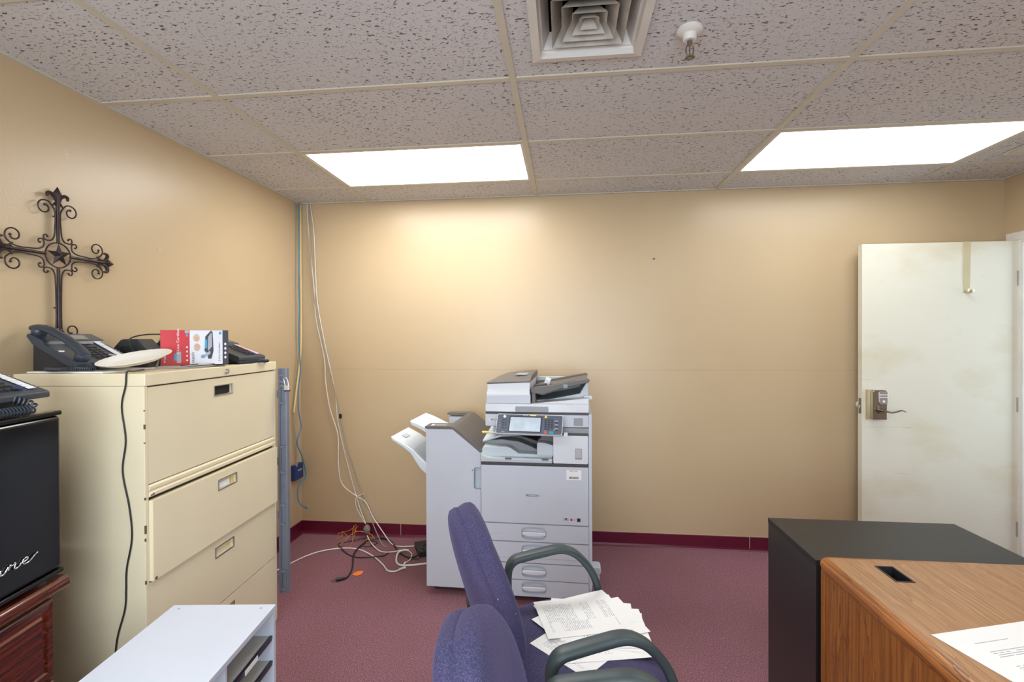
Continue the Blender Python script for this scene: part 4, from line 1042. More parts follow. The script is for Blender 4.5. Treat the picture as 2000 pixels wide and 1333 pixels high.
b = MB(); b.box(0.562, 0.606, 0.06, 0.10, 1.108, 1.128); b.build('side_tab', 'copier_white', cp, bevel=0.002)
# control panel
Rp = Matrix.Rotation(math.radians(-24), 3, 'X') @ Matrix.Rotation(math.radians(0.8), 3, 'Y')
def cpan():
    O = Vector((0.276, -0.085, 0.992))
    def tr(b):
        for v in b.bm.verts: v.co = O + Rp @ v.co
        return b
    hw_, hh_ = 0.174, 0.0535
    def par(o, s=1.0): return [(x + 0.05*(z), z) for x, z in rr(-hw_+o, hw_-o, -hh_+o, hh_-o, 0.010-o*0.3)]
    b = MB(); b.prism(par(0), -0.004, 0.022, 'y'); base_ = tr(b).build('control_panel', 'copier_white', cp, bevel=0.002)
    b = MB(); b.prism(par(0.0032), -0.0055, -0.0035, 'y'); tr(b).build('panel_face', 'panel_face', base_)
    b = MB(); b.prism([(-0.110, -0.042), (0.064, -0.042), (0.068, 0.042), (-0.104, 0.042)], -0.0062, -0.005, 'y'); tr(b).build('screen_bezel', 'key_dark', base_)
    b = MB(); b.prism([(-0.104, -0.038), (0.057, -0.038), (0.060, 0.036), (-0.099, 0.036)], -0.0070, -0.0060, 'y'); tr(b).build('touch_screen', 'screen', base_)
    b = MB()
    for r in range(5):
        for k in range(3): b.box(0.080+k*0.0165, 0.091+k*0.0165, -0.0075, -0.005, 0.022-r*0.012, 0.029-r*0.012)
    for r in range(3): b.box(0.136, 0.148, -0.0075, -0.005, 0.010-r*0.020, 0.016-r*0.020)
    for r in range(4): b.box(-0.145, -0.132, -0.0075, -0.005, 0.018-r*0.014, 0.0215-r*0.014); b.box(-0.131+0.004, -0.118, -0.0075, -0.005, 0.018-r*0.014, 0.0215-r*0.014)
    tr(b).build('number_keys', 'key_dark', base_, bevel=0.0005)
    b = MB()
    for r in range(3): b.box(0.133, 0.150, -0.0065, -0.005, 0.018-r*0.020, 0.024-r*0.020)
    for r in range(4): b.box(-0.160, -0.150, -0.0065, -0.005, 0.018-r*0.014, 0.020-r*0.014)
    b.box(0.104, 0.136, -0.0062, -0.005, -0.034+0.007, -0.024); b.box(0.078, 0.090, -0.0062, -0.005, -0.033, -0.0305)
    b.box(-0.144, -0.130, -0.0070, -0.005, -0.046, -0.042)
    tr(b).build('key_labels', 'key_grey', base_)
    b = MB(); b.cyl((-0.131, -0.005, 0.038), (-0.131, -0.0085, 0.038), 0.0075, 0.007, 16); tr(b).build('home_button', 'white_ink', base_)
    b = MB(); b.cyl((0.086, -0.005, 0.041), (0.086, -0.0085, 0.041), 0.007, 0.0065, 16); tr(b).build('yellow_button', 'yellow', base_)
    b = MB(); b.box(0.078, 0.096, -0.0085, -0.005, -0.0475, -0.036); tr(b).build('stop_key', 'red', base_, bevel=0.001)
    b = MB(); b.box(0.104, 0.128, -0.0085, -0.005, -0.0475, -0.0345); tr(b).build('start_key', 'teal', base_, bevel=0.001)
    o = text('panel_logo', 'RICOH', 0.007, 'white_ink', base_, tuple(O + Rp @ Vector((-0.020, -0.0062, 0.0475))), sx=1.3)
    o.rotation_euler = (Rp @ Matrix.Rotation(PI/2, 3, 'X')).to_euler()
    b = MB(); b.prism([(0.000, 0.0445), (0.034, 0.0445), (0.036, 0.050), (0.002, 0.050)], -0.0066, -0.005, 'y'); tr(b).build('status_light', 'yellow', base_)
    b = MB(); b.prism([(-0.02, 0.960), (0.00, 0.972), (0.0, 1.03), (-0.085, 0.985), (-0.085, 0.968)], 0.14, 0.42, 'x'); b.build('panel_arm', 'copier_mid', cp, bevel=0.003)
    b = MB(); b.box(0.455, 0.475, -0.092, -0.05, 0.934, 0.950); b.build('hinge_block', 'copier_white', base_, bevel=0.002)
cpan()
b = MB(); b.tube([(0.045, -0.030, 0.936), (0.09, -0.028, 0.934), (0.16, -0.02, 0.930), (0.24, 0.0, 0.924)], lambda t: 0.0055-0.002*t, 10, 3); lv = b.build('flag_lever', 'copier_tray', cp, smooth=0.8)
b = MB(); b.tube([(0.016, -0.030, 0.936), (0.024, -0.030, 0.937), (0.052, -0.030, 0.9365)], 0.0072, 10, 2); b.build('yellow_grip', 'yellow', lv, smooth=0.8)
# stabilizer foot and cord at the lower right
b = MB(); b.prism(rr(0.603, 0.660, 0.060, 0.105, 0.016), 0.25, 0.33, 'y'); b.build('stabilizer_foot', 'copier', cp, bevel=0.006, seg=3)
b = MB(); b.box(0.603, 0.652, 0.245, 0.34, 0.0, 0.045); b.build('lower_foot', 'copier_tray', cp, bevel=0.004)

# ------------------------------------------------------------------ finisher docked at the copier's left
fi = thing('booklet_finisher', 'tall pale grey finisher unit with slanted dark top docked left of the copier', 'copier finisher', (1.488, -0.801, 0), math.radians(-1.2))
Y0 = 0.048
fp_ = [(-0.325, 0.040), (-0.325, 0.934), (-0.170, 0.934), (-0.012, 0.808), (-0.012, 0.040)]
notch = [(-0.325, 0.040), (-0.325, 0.934), (-0.170, 0.934), (-0.012, 0.808), (-0.008, 0.800), (-0.008, 0.722), (-0.040, 0.722), (-0.048, 0.714), (-0.048, 0.606), (-0.040, 0.598), (-0.008, 0.598), (-0.008, 0.040)]
b = MB(); b.prism(notch, Y0, Y0+0.035, 'y'); b.build('front_cover', 'copier', fi, bevel=0.004, seg=3)
b = MB(); b.box(-0.060, -0.010, Y0+0.0355, Y0+0.06, 0.57, 0.75); b.build('grip_back', 'copier_tray', fi)
b = MB(); b.prism([(-0.318, 0.045), (-0.318, 0.925), (-0.172, 0.925), (-0.014, 0.800), (-0.014, 0.045)], Y0+0.06, Y0+0.10, 'y')
b.prism([(-0.19, 0.045), (-0.19, 0.90), (-0.172, 0.925), (-0.014, 0.800), (-0.014, 0.045)], Y0+0.10, 0.54, 'y')
b.prism([(-0.318, 0.045), (-0.318, 0.925), (-0.172, 0.925), (-0.014, 0.800), (-0.014, 0.045)], 0.54, 0.60, 'y')
b.prism([(-0.318, 0.045), (-0.318, 0.55), (-0.19, 0.55), (-0.19, 0.045)], Y0+0.10, 0.54, 'y')
b.build('unit_body', 'copier', fi, bevel=0.002)
def topc(x0): return [(x0, 0.936), (x0, 0.948), (-0.180, 0.950), (-0.160, 0.944), (-0.140, 0.930), (-0.004, 0.819), (-0.003, 0.806), (-0.012, 0.806), (-0.168, 0.935)]
b = MB(); b.prism(topc(-0.328), Y0-0.003, Y0+0.105, 'y'); b.prism(topc(-0.195), Y0+0.105, 0.535, 'y'); b.prism(topc(-0.328), 0.535, 0.605, 'y')
tc_ = b.build('top_cover', 'copier_dark', fi, bevel=0.003, seg=2)
b = MB(); b.box(-0.300, -0.286, Y0+0.02, Y0+0.06, 0.9485, 0.9500); b.build('top_white_mark', 'white_ink', tc_)
b = MB(); b.box(-0.280, -0.215, Y0+0.02, Y0+0.06, 0.9485, 0.9497); b.build('top_label', 'key_grey', tc_)
b = MB(); b.cyl((-0.057, Y0-0.0008, 0.707), (-0.057, Y0+0.001, 0.707), 0.003, seg=10); b.build('screw_hole', 'dark_gap', fi)
for x in (-0.28, -0.06):
    for y in (0.12, 0.55):
        b = MB(); b.cyl((x-0.01, y, 0.02), (x+0.01, y, 0.02), 0.02, seg=14); b.box(x-0.016, x+0.016, y-0.016, y+0.016, 0.02, 0.046); b.build('caster', 'black_plastic', fi, smooth=0.6)
def tray(prof_top, prof_bot, y0, y1, name):
    b = MB()
    b.prism(prof_top + prof_bot[::-1], y0, y1, 'y')
    return b.build(name, 'tray_pale', fi, bevel=0.006, seg=3)
up = [(-0.458, 0.958), (-0.40, 0.938), (-0.330, 0.905), (-0.26, 0.872), (-0.192, 0.850)]
tray(up, [(x+0.006, z-0.026-0.006*i) for i, (x, z) in enumerate(up)], Y0+0.115, Y0+0.43, 'upper_tray')
lo_ = [(-0.578, 0.862), (-0.50, 0.822), (-0.44, 0.785), (-0.395, 0.740), (-0.350, 0.700), (-0.30, 0.680), (-0.192, 0.672)]
lowb = [(-0.570, 0.838), (-0.50, 0.796), (-0.455, 0.762), (-0.425, 0.715), (-0.395, 0.672), (-0.345, 0.630), (-0.192, 0.600)]
lt_ = tray(lo_, lowb, Y0+0.115, Y0+0.43, 'lower_tray')
b = MB(); b.box(-0.545, -0.515, Y0+0.22, Y0+0.29, 0.8405, 0.8435, rot=Matrix.Rotation(math.radians(27), 3, 'Y')); b.build('tray_pad', 'copier_tray', lt_)

# ------------------------------------------------------------------ cables in the back-left corner and on the floor
def cable(name, m, label, pts, r, cat='cable', sm=6): return loopy(name, m, label, pts, r, cat, sm)
cable('network_cable', 'blue_cable', 'blue network cable running down the left corner past the small blue box',
  [(0.03, -0.061, 2.43), (0.03, -0.07, 2.271), (0.03, -0.066, 2.049), (0.03, -0.076, 1.825), (0.03, -0.065, 1.677), (0.03, -0.081, 1.491), (0.03, -0.063, 1.304), (0.03, -0.057, 1.21), (0.03, -0.087, 1.083), (0.03, -0.089, 0.934), (0.04, -0.074, 0.802), (0.04, -0.13, 0.702), (0.045, -0.077, 0.597), (0.05, -0.036, 0.475), (0.05, -0.044, 0.42), (0.03, -0.096, 0.379), (0.03, -0.105, 0.289), (0.05, -0.092, 0.238), (0.06, -0.061, 0.212)], 0.0038)
b = MB(); b.box(-0.006, 0.006, -0.004, 0.004, -0.02, 0.0); 
pgn = b.build('network_plug', 'blue_cable', None, loc=(0.061, -0.060, 0.215), rot=(0, -0.7, 0.5), bevel=0.001)
nc = bpy.data.objects['network_cable']; pgn.parent = nc
cable('cream_conduit', 'cream_cable', 'cream cable bundle hanging in the left corner behind the blue cable',
  [(0.016, -0.014, 2.435), (0.018, -0.022, 2.056), (0.016, -0.019, 1.68), (0.018, -0.03, 1.378), (0.02, -0.068, 1.192), (0.02, -0.104, 1.047), (0.02, -0.132, 0.919)], 0.0062)
cable('thin_wire', 'grey_cable', 'thin grey wire stapled down the left wall to the blue box',
  [(0.004, -0.049, 2.43), (0.004, -0.069, 1.826), (0.004, -0.066, 1.528), (0.004, -0.069, 1.304), (0.008, -0.106, 1.085), (0.010, -0.115, 0.901), (0.010, -0.097, 0.75), (0.010, -0.079, 0.635), (0.014, -0.094, 0.545)], 0.0018)
cable('thin_wire', 'grey_cable', 'thin grey wire hanging from the end of the cream cable to the blue box', [(0.018, -0.13, 0.925), (0.012, -0.135, 0.86), (0.012, -0.118, 0.75), (0.014, -0.098, 0.62), (0.016, -0.11, 0.545)], 0.0022)
mo = thing('wall_box', 'small dark blue network box fixed low on the left wall near the corner', 'network box', (0.0, -0.085, 0.482), PI/2)
b = MB(); b.prism(rr(-0.058, 0.056, -0.056, 0.056, 0.006), -0.030, 0.0, 'y'); b.build('box_shell', 'navy_box', mo, bevel=0.003)
b = MB(); b.box(-0.045, -0.025, -0.033, -0.012, 0.045, 0.068); b.build('wire_clip', 'chrome', mo, bevel=0.001)
text('box_lettering', 'LINKSYS', 0.014, 'white_ink', mo, (0.010, -0.0306, 0.010))
whites = 'white cables hanging down the back wall in the corner'
cable('white_cable', 'white_cable', 'white cable bowing furthest left down the back wall, then sweeping right to the floor',
  [(0.07, -0.02, 2.435), (0.077, -0.02, 2.281), (0.095, -0.02, 2.055), (0.117, -0.02, 1.829), (0.131, -0.02, 1.603), (0.162, -0.02, 1.453), (0.196, -0.02, 1.284), (0.202, -0.02, 1.133), (0.236, -0.02, 0.927), (0.294, -0.02, 0.74), (0.296, -0.02, 0.533), (0.323, -0.02, 0.383), (0.428, -0.025, 0.3), (0.505, -0.03, 0.257), (0.562, -0.03, 0.147), (0.654, -0.08, 0.063), (0.742, -0.145, 0.010), (0.824, -0.171, 0.005), (0.96, -0.14, 0.005), (1.04, -0.132, 0.005)], 0.0036)
cable('white_cable', 'white_cable', 'white cable bulging right near the ceiling and running straight down to the grey lump',
  [(0.09, -0.015, 2.435), (0.117, -0.015, 2.244), (0.127, -0.015, 1.98), (0.141, -0.015, 1.716), (0.187, -0.015, 1.453), (0.236, -0.015, 1.227), (0.275, -0.015, 1.03), (0.290, -0.015, 0.85), (0.34, -0.015, 0.62), (0.385, -0.015, 0.45), (0.43, -0.02, 0.30), (0.47, -0.03, 0.19), (0.515, -0.05, 0.105)], 0.0030)
cable('grey_cable', 'grey_cable', 'grey cable with a small black joint hanging beside the white cables on the back wall',
  [(0.085, -0.03, 2.435), (0.100, -0.03, 2.055), (0.125, -0.03, 1.754), (0.172, -0.03, 1.49), (0.225, -0.03, 1.28), (0.275, -0.03, 1.07), (0.316, -0.03, 0.87), (0.354, -0.03, 0.683), (0.4, -0.03, 0.534), (0.445, -0.03, 0.385), (0.476, -0.03, 0.311), (0.493, -0.03, 0.238), (0.54, -0.05, 0.18), (0.606, -0.1, 0.085), (0.68, -0.16, 0.010), (0.72, -0.19, 0.005)], 0.0032)
b = MB(); b.box(0.310, 0.328, -0.037, -0.024, 0.862, 0.895); pj = b.build('cable_joint', 'black_plastic', bpy.data.objects['grey_cable'], bevel=0.002)
cable('white_cable', 'white_cable', 'short white cable curling under the knot to the grey lump',
  [(0.494, -0.034, 0.317), (0.467, -0.03, 0.307), (0.433, -0.03, 0.285), (0.435, -0.03, 0.218), (0.469, -0.03, 0.155), (0.508, -0.045, 0.105)], 0.0026)
b = MB(); b.tube([(0.470, -0.030, 0.300), (0.480, -0.040, 0.312), (0.486, -0.028, 0.316), (0.478, -0.022, 0.304), (0.472, -0.034, 0.310)], 0.0018, 6, 4)
tag(b.build('twist_tie', 'amber', smooth=1.0), 'small amber twist tie knotted round the cables above the baseboard', 'twist tie')
b = MB(); b.ball((0, 0, 0), 0.026, 0.024, 0.033, 18, 14)
for v in b.bm.verts: v.co *= 1 + 0.10*math.sin(v.co.x*190)*math.cos(v.co.z*150+v.co.y*120); v.co.x *= 1 - 0.35*max(0, v.co.z)/0.033*0.6
tag(b.build('cable_lump', 'stone', loc=(0.528, -0.062, 0.072), smooth=1.0), 'grey putty lump hanging on the cables in front of the baseboard', 'lump')
cable('floor_cable', 'white_cable', 'long white cable arching across the carpet from the beige cabinet to a loose plug end',
  [(0.13, -0.66, 0.005), (0.162, -0.586, 0.005), (0.19, -0.508, 0.005), (0.227, -0.403, 0.005), (0.285, -0.313, 0.005), (0.366, -0.257, 0.005), (0.464, -0.231, 0.005), (0.565, -0.254, 0.006), (0.691, -0.343, 0.006), (0.795, -0.449, 0.006), (0.851, -0.519, 0.006), (0.897, -0.528, 0.006), (0.925, -0.500, 0.006)], 0.0044)
b = MB(); b.tube([(0.918, -0.508, 0.0085), (0.935, -0.488, 0.009), (0.950, -0.475, 0.0085)], lambda t: 0.0045+0.0045*t, 10, 3); b.build('plug_end', 'white_cable', bpy.data.objects['floor_cable'], smooth=0.8)
pc = cable('power_cable', 'black_plastic', 'thick black power cord ending in a three-prong plug on the carpet',
  [(0.632, -0.650, 0.010), (0.641, -0.618, 0.008), (0.618, -0.508, 0.006), (0.55, -0.334, 0.012), (0.541, -0.215, 0.012), (0.557, -0.085, 0.008), (0.628, -0.050, 0.008), (0.713, -0.097, 0.008), (0.787, -0.191, 0.006), (0.839, -0.267, 0.006), (0.932, -0.334, 0.006), (0.975, -0.300, 0.008)], 0.0050)
b = MB(); b.tube([(0.634, -0.646, 0.011), (0.615, -0.658, 0.011), (0.592, -0.672, 0.011)], lambda t: 0.007+0.005*t, 10, 3); pg = b.build('plug', 'black_plastic', pc, smooth=0.8)
b = MB(); b.box(0.565, 0.592, -0.684, -0.681, 0.008, 0.016, rot=Matrix.Rotation(0.55, 3, 'Z')); b.build('plug_blade', 'steel', pg)
b = MB(); b.box(0.571, 0.598, -0.671, -0.668, 0.008, 0.016, rot=Matrix.Rotation(0.55, 3, 'Z')); b.build('plug_blade', 'steel', pg)
cable('thin_black_cord', 'black_plastic', 'thin black cord lying in a wide loop on the carpet around the orange wire',
  [(0.65, -0.07, 0.004), (0.543, -0.087, 0.018), (0.416, -0.126, 0.004), (0.366, -0.165, 0.004), (0.415, -0.244, 0.014), (0.506, -0.322, 0.004), (0.593, -0.36, 0.004), (0.711, -0.358, 0.014), (0.757, -0.313, 0.004), (0.765, -0.259, 0.010)], 0.0034)
cable('thin_black_cord', 'black_plastic', 'short black cord curled in a small loop in front of the grey lump', [(0.545, -0.210, 0.020), (0.58, -0.195, 0.004), (0.62, -0.166, 0.004), (0.629, -0.122, 0.004), (0.601, -0.108, 0.004), (0.575, -0.128, 0.018)], 0.0028)
cable('floor_cable', 'white_cable', 'white cable with a small connector curling on the carpet beside the black adapter',
  [(0.535, -0.075, 0.03), (0.568, -0.111, 0.010), (0.636, -0.206, 0.016), (0.713, -0.263, 0.005), (0.805, -0.28, 0.016), (0.846, -0.250, 0.016), (0.880, -0.232, 0.008), (0.926, -0.274, 0.005), (0.943, -0.348, 0.005), (0.930, -0.405, 0.005)], 0.0036)
b = MB(); b.box(0.920, 0.932, -0.428, -0.398, 0.001, 0.010); b.build('connector', 'white_cable', bpy.data.objects['floor_cable.001'], bevel=0.002)
cable('thick_white_cable', 'white_cable', 'thicker white cable looping out from under the finisher',
  [(1.12, -0.36, 0.0065), (1.071, -0.401, 0.0065), (0.966, -0.439, 0.0065), (0.899, -0.439, 0.0065), (0.86, -0.386, 0.0065), (0.842, -0.30, 0.018), (0.868, -0.262, 0.022), (0.900, -0.255, 0.018)], 0.0062)
ad = thing('power_adapter', 'black power adapter block on the carpet beside the finisher', 'power adapter', (0.985, -0.215, 0), math.radians(-62))
b = MB(); b.box(-0.085, 0.095, -0.042, 0.042, 0.0, 0.036); b.build('adapter_shell', 'black_plastic', ad, bevel=0.004, seg=3)
b = MB(); b.box(0.0945, 0.0965, -0.018, 0.006, 0.010, 0.030); b.build('inlet', 'key_dark', ad)
b = MB(); b.box(-0.04, 0.04, -0.025, 0.025, 0.0358, 0.0365); b.build('rating_label', 'phone_dark', ad)
cable('thin_black_cord', 'black_plastic', 'black cord lying over the top of the power adapter', [(0.93, -0.36, 0.004), (0.965, -0.345, 0.004), (1.01, -0.37, 0.02), (1.03, -0.31, 0.038), (0.99, -0.23, 0.0405), (1.03, -0.16, 0.0405), (1.05, -0.12, 0.02)], 0.0026)
ow = [(0.300, -0.05, 0.02), (0.323, -0.03, 0.03), (0.380, -0.035, 0.045), (0.425, -0.03, 0.075), (0.436, -0.035, 0.09), (0.415, -0.04, 0.07), (0.447, -0.127, 0.006), (0.469, -0.21, 0.004), (0.454, -0.127, 0.02), (0.435, -0.04, 0.06), (0.45, -0.035, 0.08), (0.42, -0.045, 0.05), (0.500, -0.06, 0.05), (0.58, -0.08, 0.03), (0.56, -0.14, 0.006), (0.545, -0.09, 0.02), (0.60, -0.10, 0.02)]
tag(MB().tube(ow, 0.0017, 6, 6).build('amber_wire', 'amber', smooth=1.0), 'tangled thin amber wire knotted on the carpet by the baseboard', 'wire')
tag(MB().tube([(0.294, -0.071, 0.004), (0.334, -0.055, 0.01), (0.330, -0.03, 0.03), (0.378, -0.05, 0.004), (0.362, -0.109, 0.004), (0.384, -0.219, 0.004), (0.45, -0.10, 0.06), (0.53, -0.065, 0.05), (0.60, -0.09, 0.02)], 0.0017, 6, 6).build('amber_wire', 'amber', smooth=1.0), 'thin amber wire arching to the left over the black loop', 'wire')
b = MB(); b.loft([[(0.652, -0.585, z), (0.654, -0.552, z), (0.670, -0.545, z+0.004), (0.702, -0.530, z), (0.706, -0.575, z), (0.689, -0.600, z+0.003)] for z in (0.001, 0.002)])
tag(b.build('orange_scrap', 'orange'), 'torn scrap of orange paper on the carpet near the black plug', 'paper scrap')

# ------------------------------------------------------------------ office chairs (local: seat front towards +x)
def outline(w, h, z0, p=3.2, n=44, top=0.8, bot=1.0):
    out = []
    for i in range(n):
        t = 2*PI*i/n; c, s_ = math.cos(t), math.sin(t)
        k = (abs(c)**p + abs(s_)**p)**(-1/p); y, z = c*k, s_*k
        f = 1 + (top-1)*max(0, z)**1.5 + (bot-1)*max(0, -z)**1.5
        out.append((y*f*w/2, z0 + h/2 + z*h/2))
    return out
def office_chair(label, loc, rz, group, recl=17):
    t = thing('office_chair', label, 'chair', loc, rz, group)
    bz, hx = 0.50, -0.205
    def lean(p):
        a = math.radians(recl); q = Vector((p.x - 0.55*p.y*p.y*-1, p.y, p.z-bz))
        x = q.x*math.cos(a) - q.z*math.sin(a); z = q.x*math.sin(a) + q.z*math.cos(a)
        return Vector((x+hx, q.y, z+bz))
    ol = outline(0.43, 0.47, bz-0.015, 2.6, top=0.74, bot=0.86)
    b = MB(); b.pillow(ol, -0.024, 0.070, 3.2, 9, lean); cu = b.build('backrest', 'fabric', t, smooth=3.1)
    ol2 = outline(0.43, 0.475, bz-0.010, 2.6, top=0.74, bot=0.86)
    b = MB(); ol2 = [(y, z-0.012) for y, z in ol2]
    b.pillow(ol2, -0.048, 0.026, 3.2, 8, lean); b.build('back_shell', 'fabric', cu, smooth=3.1)
    # seat cushion
    def lie(p):   # pillow thickness axis x -> z, outline (y,z)->(y,x)
        x, y, z = p.z, p.y, p.x
        drop = 0.034*max(0, (x-0.14)/0.14)**2
        return Vector((x, y, z - drop))
    so_ = outline(0.575, 0.54, -0.235, 2.8, top=0.92, bot=0.86)
    b = MB(); b.pillow(so_, 0.395, 0.501, 4.6, 10, lie); b.build('seat', 'fabric', t, smooth=3.1)
    b = MB(); b.pillow([(y*0.94, z*0.94) for y, z in so_], 0.375, 0.42, 4, 5, lie); b.build('seat_pan', 'black_plastic', t, smooth=1.0)
    for s_ in (-1, 1):
        y = s_*0.272
        pts = [(-0.085, y*0.80, 0.375), (-0.115, y*0.97, 0.40), (-0.128, y, 0.47), (-0.132, y, 0.56), (-0.128, y, 0.615), (-0.108, y, 0.643), (-0.07, y, 0.652), (0.0, y, 0.662), (0.055, y, 0.668), (0.095, y, 0.660), (0.135, y, 0.635), (0.178, y, 0.585), (0.205, y, 0.53), (0.215, y, 0.47), (0.205, y*0.97, 0.41), (0.16, y*0.80, 0.375)]
        P = catmull([Vector(p) for p in pts], 4); n = len(P); rings = []
        for i, p in enumerate(P):
            d = (P[min(i+1, n-1)] - P[max(i-1, 0)]).normalized(); a = Vector((0, 1, 0)); c = a.cross(d).normalized()
            fl = max(0.0, min(1.0, (p.z-0.58)/0.06)) * max(0, 1-max(0, (p.x-0.10)/0.09))
            wy = 0.015 + 0.010*fl; wn = 0.0135
            rings.append([p + a*(wy*(abs(math.cos(q))**0.7)*(1 if math.cos(q) >= 0 else -1)) + c*(wn*(abs(math.sin(q))**0.7)*(1 if math.sin(q) >= 0 else -1)) for q in [2*PI*k/16 for k in range(16)]])
        MB().loft(rings).build('armrest', 'armrest', t, smooth=1.3)
    b = MB(); b.tube([(-0.06, 0, 0.375), (-0.20, 0, 0.372), (-0.262, 0, 0.42), (-0.275, 0, 0.52), (-0.305, 0, 0.66)], 0.028, 10, 5, r2=0.009, up=(1, 0, 0)); b.build('back_support', 'black_plastic', t, smooth=0.9)
    MB().box(-0.10, 0.10, -0.08, 0.08, 0.335, 0.372).build('tilt_mechanism', 'black_plastic', t, bevel=0.01)
    b = MB(); b.cyl((0, 0, 0.09), (0, 0, 0.24), 0.028, 0.026, 20); b.cyl((0, 0, 0.24), (0, 0, 0.34), 0.017, 0.017, 20); b.build('gas_column', 'black_plastic', t, smooth=0.7)
    for k in range(5):
        a = 2*PI*k/5 + 0.3; R_ = Matrix.Rotation(a, 3, 'Z')
        b = MB(); b.tube([tuple(R_ @ Vector(p)) for p in ((0.0, 0, 0.10), (0.12, 0, 0.098), (0.27, 0, 0.072))], lambda u: 0.024-0.009*u, 10, 4, r2=0.014); lg = b.build('leg', 'black_plastic', t, smooth=0.8)
        b = MB(); c = R_ @ Vector((0.262, 0, 0.0265)); q = R_ @ Vector((0, 1, 0))
        b.cyl(c-q*0.022, c-q*0.004, 0.0265, seg=18); b.cyl(c+q*0.004, c+q*0.022, 0.0265, seg=18); b.cyl(c, c+Vector((0, 0, 0.045)), 0.008, seg=8); b.build('caster', 'black_plastic', lg, smooth=0.7)
    return t
ch1 = office_chair('purple-blue fabric office chair holding a spread of papers on its seat', (1.950, -1.913, 0), math.radians(18), 'purple office chairs')
ch2 = office_chair('nearest purple-blue fabric office chair, its empty seat below the picture edge', (2.050, -2.578, 0), math.radians(4), 'purple office chairs', 12)

# papers on the seat
random.seed(11)
def sheet(i, x, y, rz, m, label, dz):
    b = MB(); nx, ny = 8, 10; w, h = 0.216, 0.279
    V = [[b.bm.verts.new((w*(u/nx-0.5), h*(v/ny-0.5), 0.0012*math.sin(u*0.8+i)*math.sin(v*0.5+i*2)*0.5)) for v in range(ny+1)] for u in range(nx+1)]
    for u in range(nx):
        for v in range(ny): b.bm.faces.new((V[u][v], V[u+1][v], V[u+1][v+1], V[u][v+1]))
    o = b.build('document_sheet', m, loc=(x, y, 0.5018+dz), rot=(0, 0.0, rz))
    o.modifiers.new('solid', 'SOLIDIFY').thickness = 0.0003
    return tag(o, label, 'paper', 'papers on the chair seat')
A0 = math.radians(18)
under = 'white sheet of paper in the fanned stack under the top page on the purple chair'
def on_seat(x, y):
    c, q = math.cos(A0), math.sin(A0)
    return 1.950 + x*c - y*q, -1.913 + x*q + y*c
for i, (x, y, a) in enumerate([(0.06, -0.005, 32), (0.11, -0.01, -6), (0.125, 0.045, -24), (0.105, 0.05, 18), (0.135, 0.04, -14), (0.09, 0.085, 24), (0.115, 0.09, -20), (0.125, 0.075, 4), (0.10, 0.12, 10)]):
    px_, py_ = on_seat(x, y)
    sheet(i, px_, py_, A0-R90+math.radians(a), 'printed_b' if i % 2 else 'printed', under, 0.0010*i)
px_, py_ = on_seat(0.085, 0.108)
sheet(20, px_, py_, A0-R90-0.03, 'printed', 'topmost printed page with columns of fine text lying on the purple chair seat', 0.0010*9+0.0005)

# ------------------------------------------------------------------ black cabinet and oak desk on the right
bc = thing('black_cabinet', 'low black laminate cabinet standing behind the oak desk', 'cabinet', (2.755, -1.76, 0), 0)
MB().box(0, 0.685, 0, 0.375, 0.700, 0.7203).build('top', 'black_top', bc, bevel=0.0015)
for x in (0.001, 0.665): MB().box(x, x+0.019, 0.001, 0.374, 0, 0.6995).build('side_panel', 'black_wood', bc, bevel=0.001)
MB().box(0.020, 0.665, 0.001, 0.016, 0.02, 0.6995).build('back_panel', 'black_wood', bc)
for x0, x1 in ((0.021, 0.342), (0.344, 0.664)):
    d = MB().box(x0, x1, 0.360, 0.378, 0.06, 0.698).build('door', 'black_wood', bc, bevel=0.001)
    cx = x1-0.03 if x0 < 0.1 else x0+0.03
    b = MB(); b.tube([(cx, 0.378, 0.44), (cx, 0.400, 0.445), (cx, 0.400, 0.535), (cx, 0.378, 0.54)], 0.004, 8, 3); b.build('door_handle', 'steel', d, smooth=0.8)
MB().box(0.020, 0.665, 0.02, 0.350, 0.0, 0.06).build('plinth', 'black_wood', bc)

dk = thing('office_desk', 'oak laminate office desk with rounded edges and a rectangular cable hole', 'desk', (2.745, -1.79, 0), 0)
DW, DD, DT = 1.60, 0.80, 0.750
# top with a rounded band on left, back; hole for the cables
hx0, hx1, hy0, hy1 = 0.135, 0.182, -0.158, -0.066
b = MB(); e = 0.022
b.box(e, hx0, -DD+e, -e, DT-0.030, DT); b.box(hx1, DW-e, -DD+e, -e, DT-0.030, DT); b.box(hx0, hx1, -DD+e, hy0, DT-0.030, DT); b.box(hx0, hx1, hy1, -e, DT-0.030, DT)
b.build('desktop', 'oak_top', dk)
def band(x0, y0, x1, y1, nx, ny):
    prof = [(0, -0.040), (0.006, -0.043), (0.014, -0.041), (0.020, -0.034), (0.022, -0.022), (0.020, -0.010), (0.013, -0.002), (0.004, 0.0004), (0, 0.0004)]
    b = MB(); b.loft([[Vector((x+nx*p, y+ny*p, DT+q)) for p, q in prof] for x, y in ((x0, y0), (x1, y1))]); return b
band(e, -DD+e, e, -e, -1, 0).build('side_edge_band', 'oak_edge', dk, smooth=0.9)
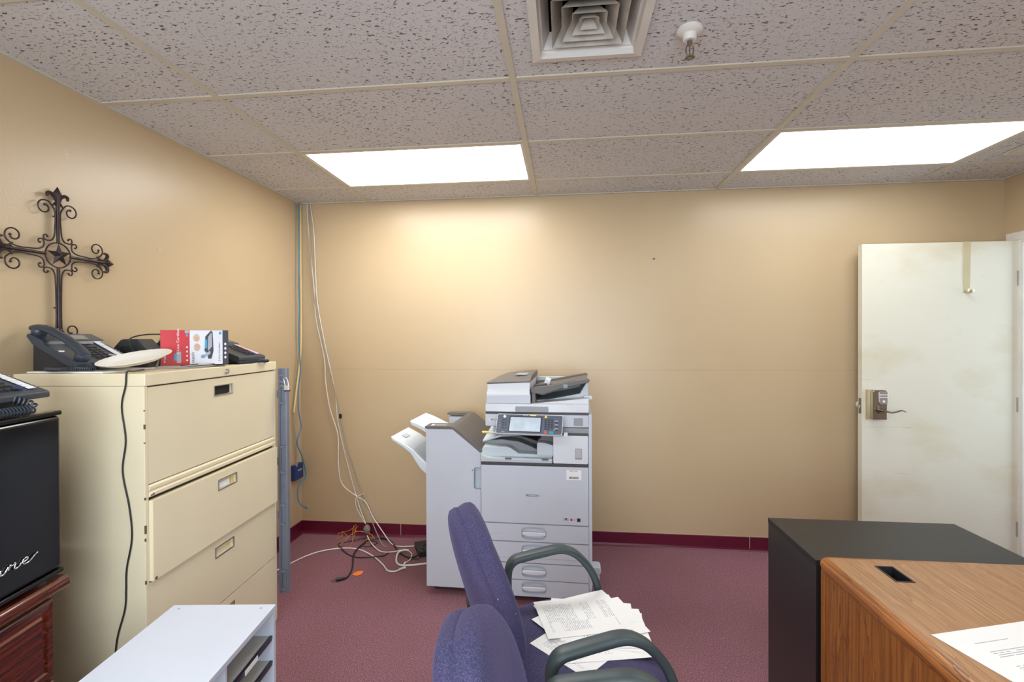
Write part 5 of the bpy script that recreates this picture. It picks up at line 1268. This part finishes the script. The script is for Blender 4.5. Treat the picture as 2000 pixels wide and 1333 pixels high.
M['oak_edge_x'] = wood('oak_edge_band_back', [rgb(200, 140, 74), rgb(186, 122, 56), rgb(140, 84, 36)], 'x', 1.2, 0.32, coat=0.2)
band(e, -e, DW-e, -e, 0, 1).build('back_edge_band', 'oak_edge_x', dk, smooth=0.9)
band(e, -DD+e, DW-e, -DD+e, 0, -1).build('front_edge_band', 'oak_edge_x', dk, smooth=0.9)
b = MB(); b.ball((e, -e, DT-0.021), 0.022, 0.022, 0.0215, 16, 10); b.build('corner_cap', 'oak_edge', dk, smooth=0.9)
b = MB(); b.box(0.014, 0.034, -DD+0.03, -0.020, 0.0, DT-0.041); b.build('side_panel', 'oak_side', dk, bevel=0.001)
b = MB(); b.box(0.008, 0.036, -0.021, -0.004, 0.0, DT-0.041); b.build('corner_post', 'oak_side', dk, bevel=0.003)
b = MB(); b.box(0.036, DW-0.03, -0.022, -0.006, 0.04, DT-0.041); b.build('back_panel', 'oak_side', dk, bevel=0.001)
b = MB(); b.box(DW-0.034, DW-0.014, -DD+0.03, -0.006, 0.0, DT-0.041); b.build('side_panel', 'oak_side', dk, bevel=0.001)
b = MB(); k = 0.003
for q in ((hx0-k, hx1+k, hy0-k, hy0+0.002), (hx0-k, hx1+k, hy1-0.002, hy1+k), (hx0-k, hx0+0.002, hy0, hy1), (hx1-0.002, hx1+k, hy0, hy1)): b.box(*q, DT-0.030, DT+0.0015)
b.build('cable_hole_rim', 'black_plastic', dk, bevel=0.0008)
b = MB(); b.box(hx0-0.01, hx1+0.02, hy0-0.02, hy1+0.02, DT-0.20, DT-0.19); b.build('cable_tray', 'oak_side', dk)

w, h = 0.279, 0.216
b = MB(); b.box(-w/2, w/2, -h/2, h/2, 0, 0.0006)
M['printed_desk'] = print_mat('printed_landscape', 'x', 36, 0.22, rgb(120, 120, 132), (0.22, 0.08), (0.95, 0.80), 0.40)
dpo = b.build('desk_paper', 'printed_desk', loc=(2.958, -2.270, DT+0.0008), rot=(0, 0, math.radians(17)))
tag(dpo, 'white printed page with faint ruled lines lying on the oak desk', 'paper')
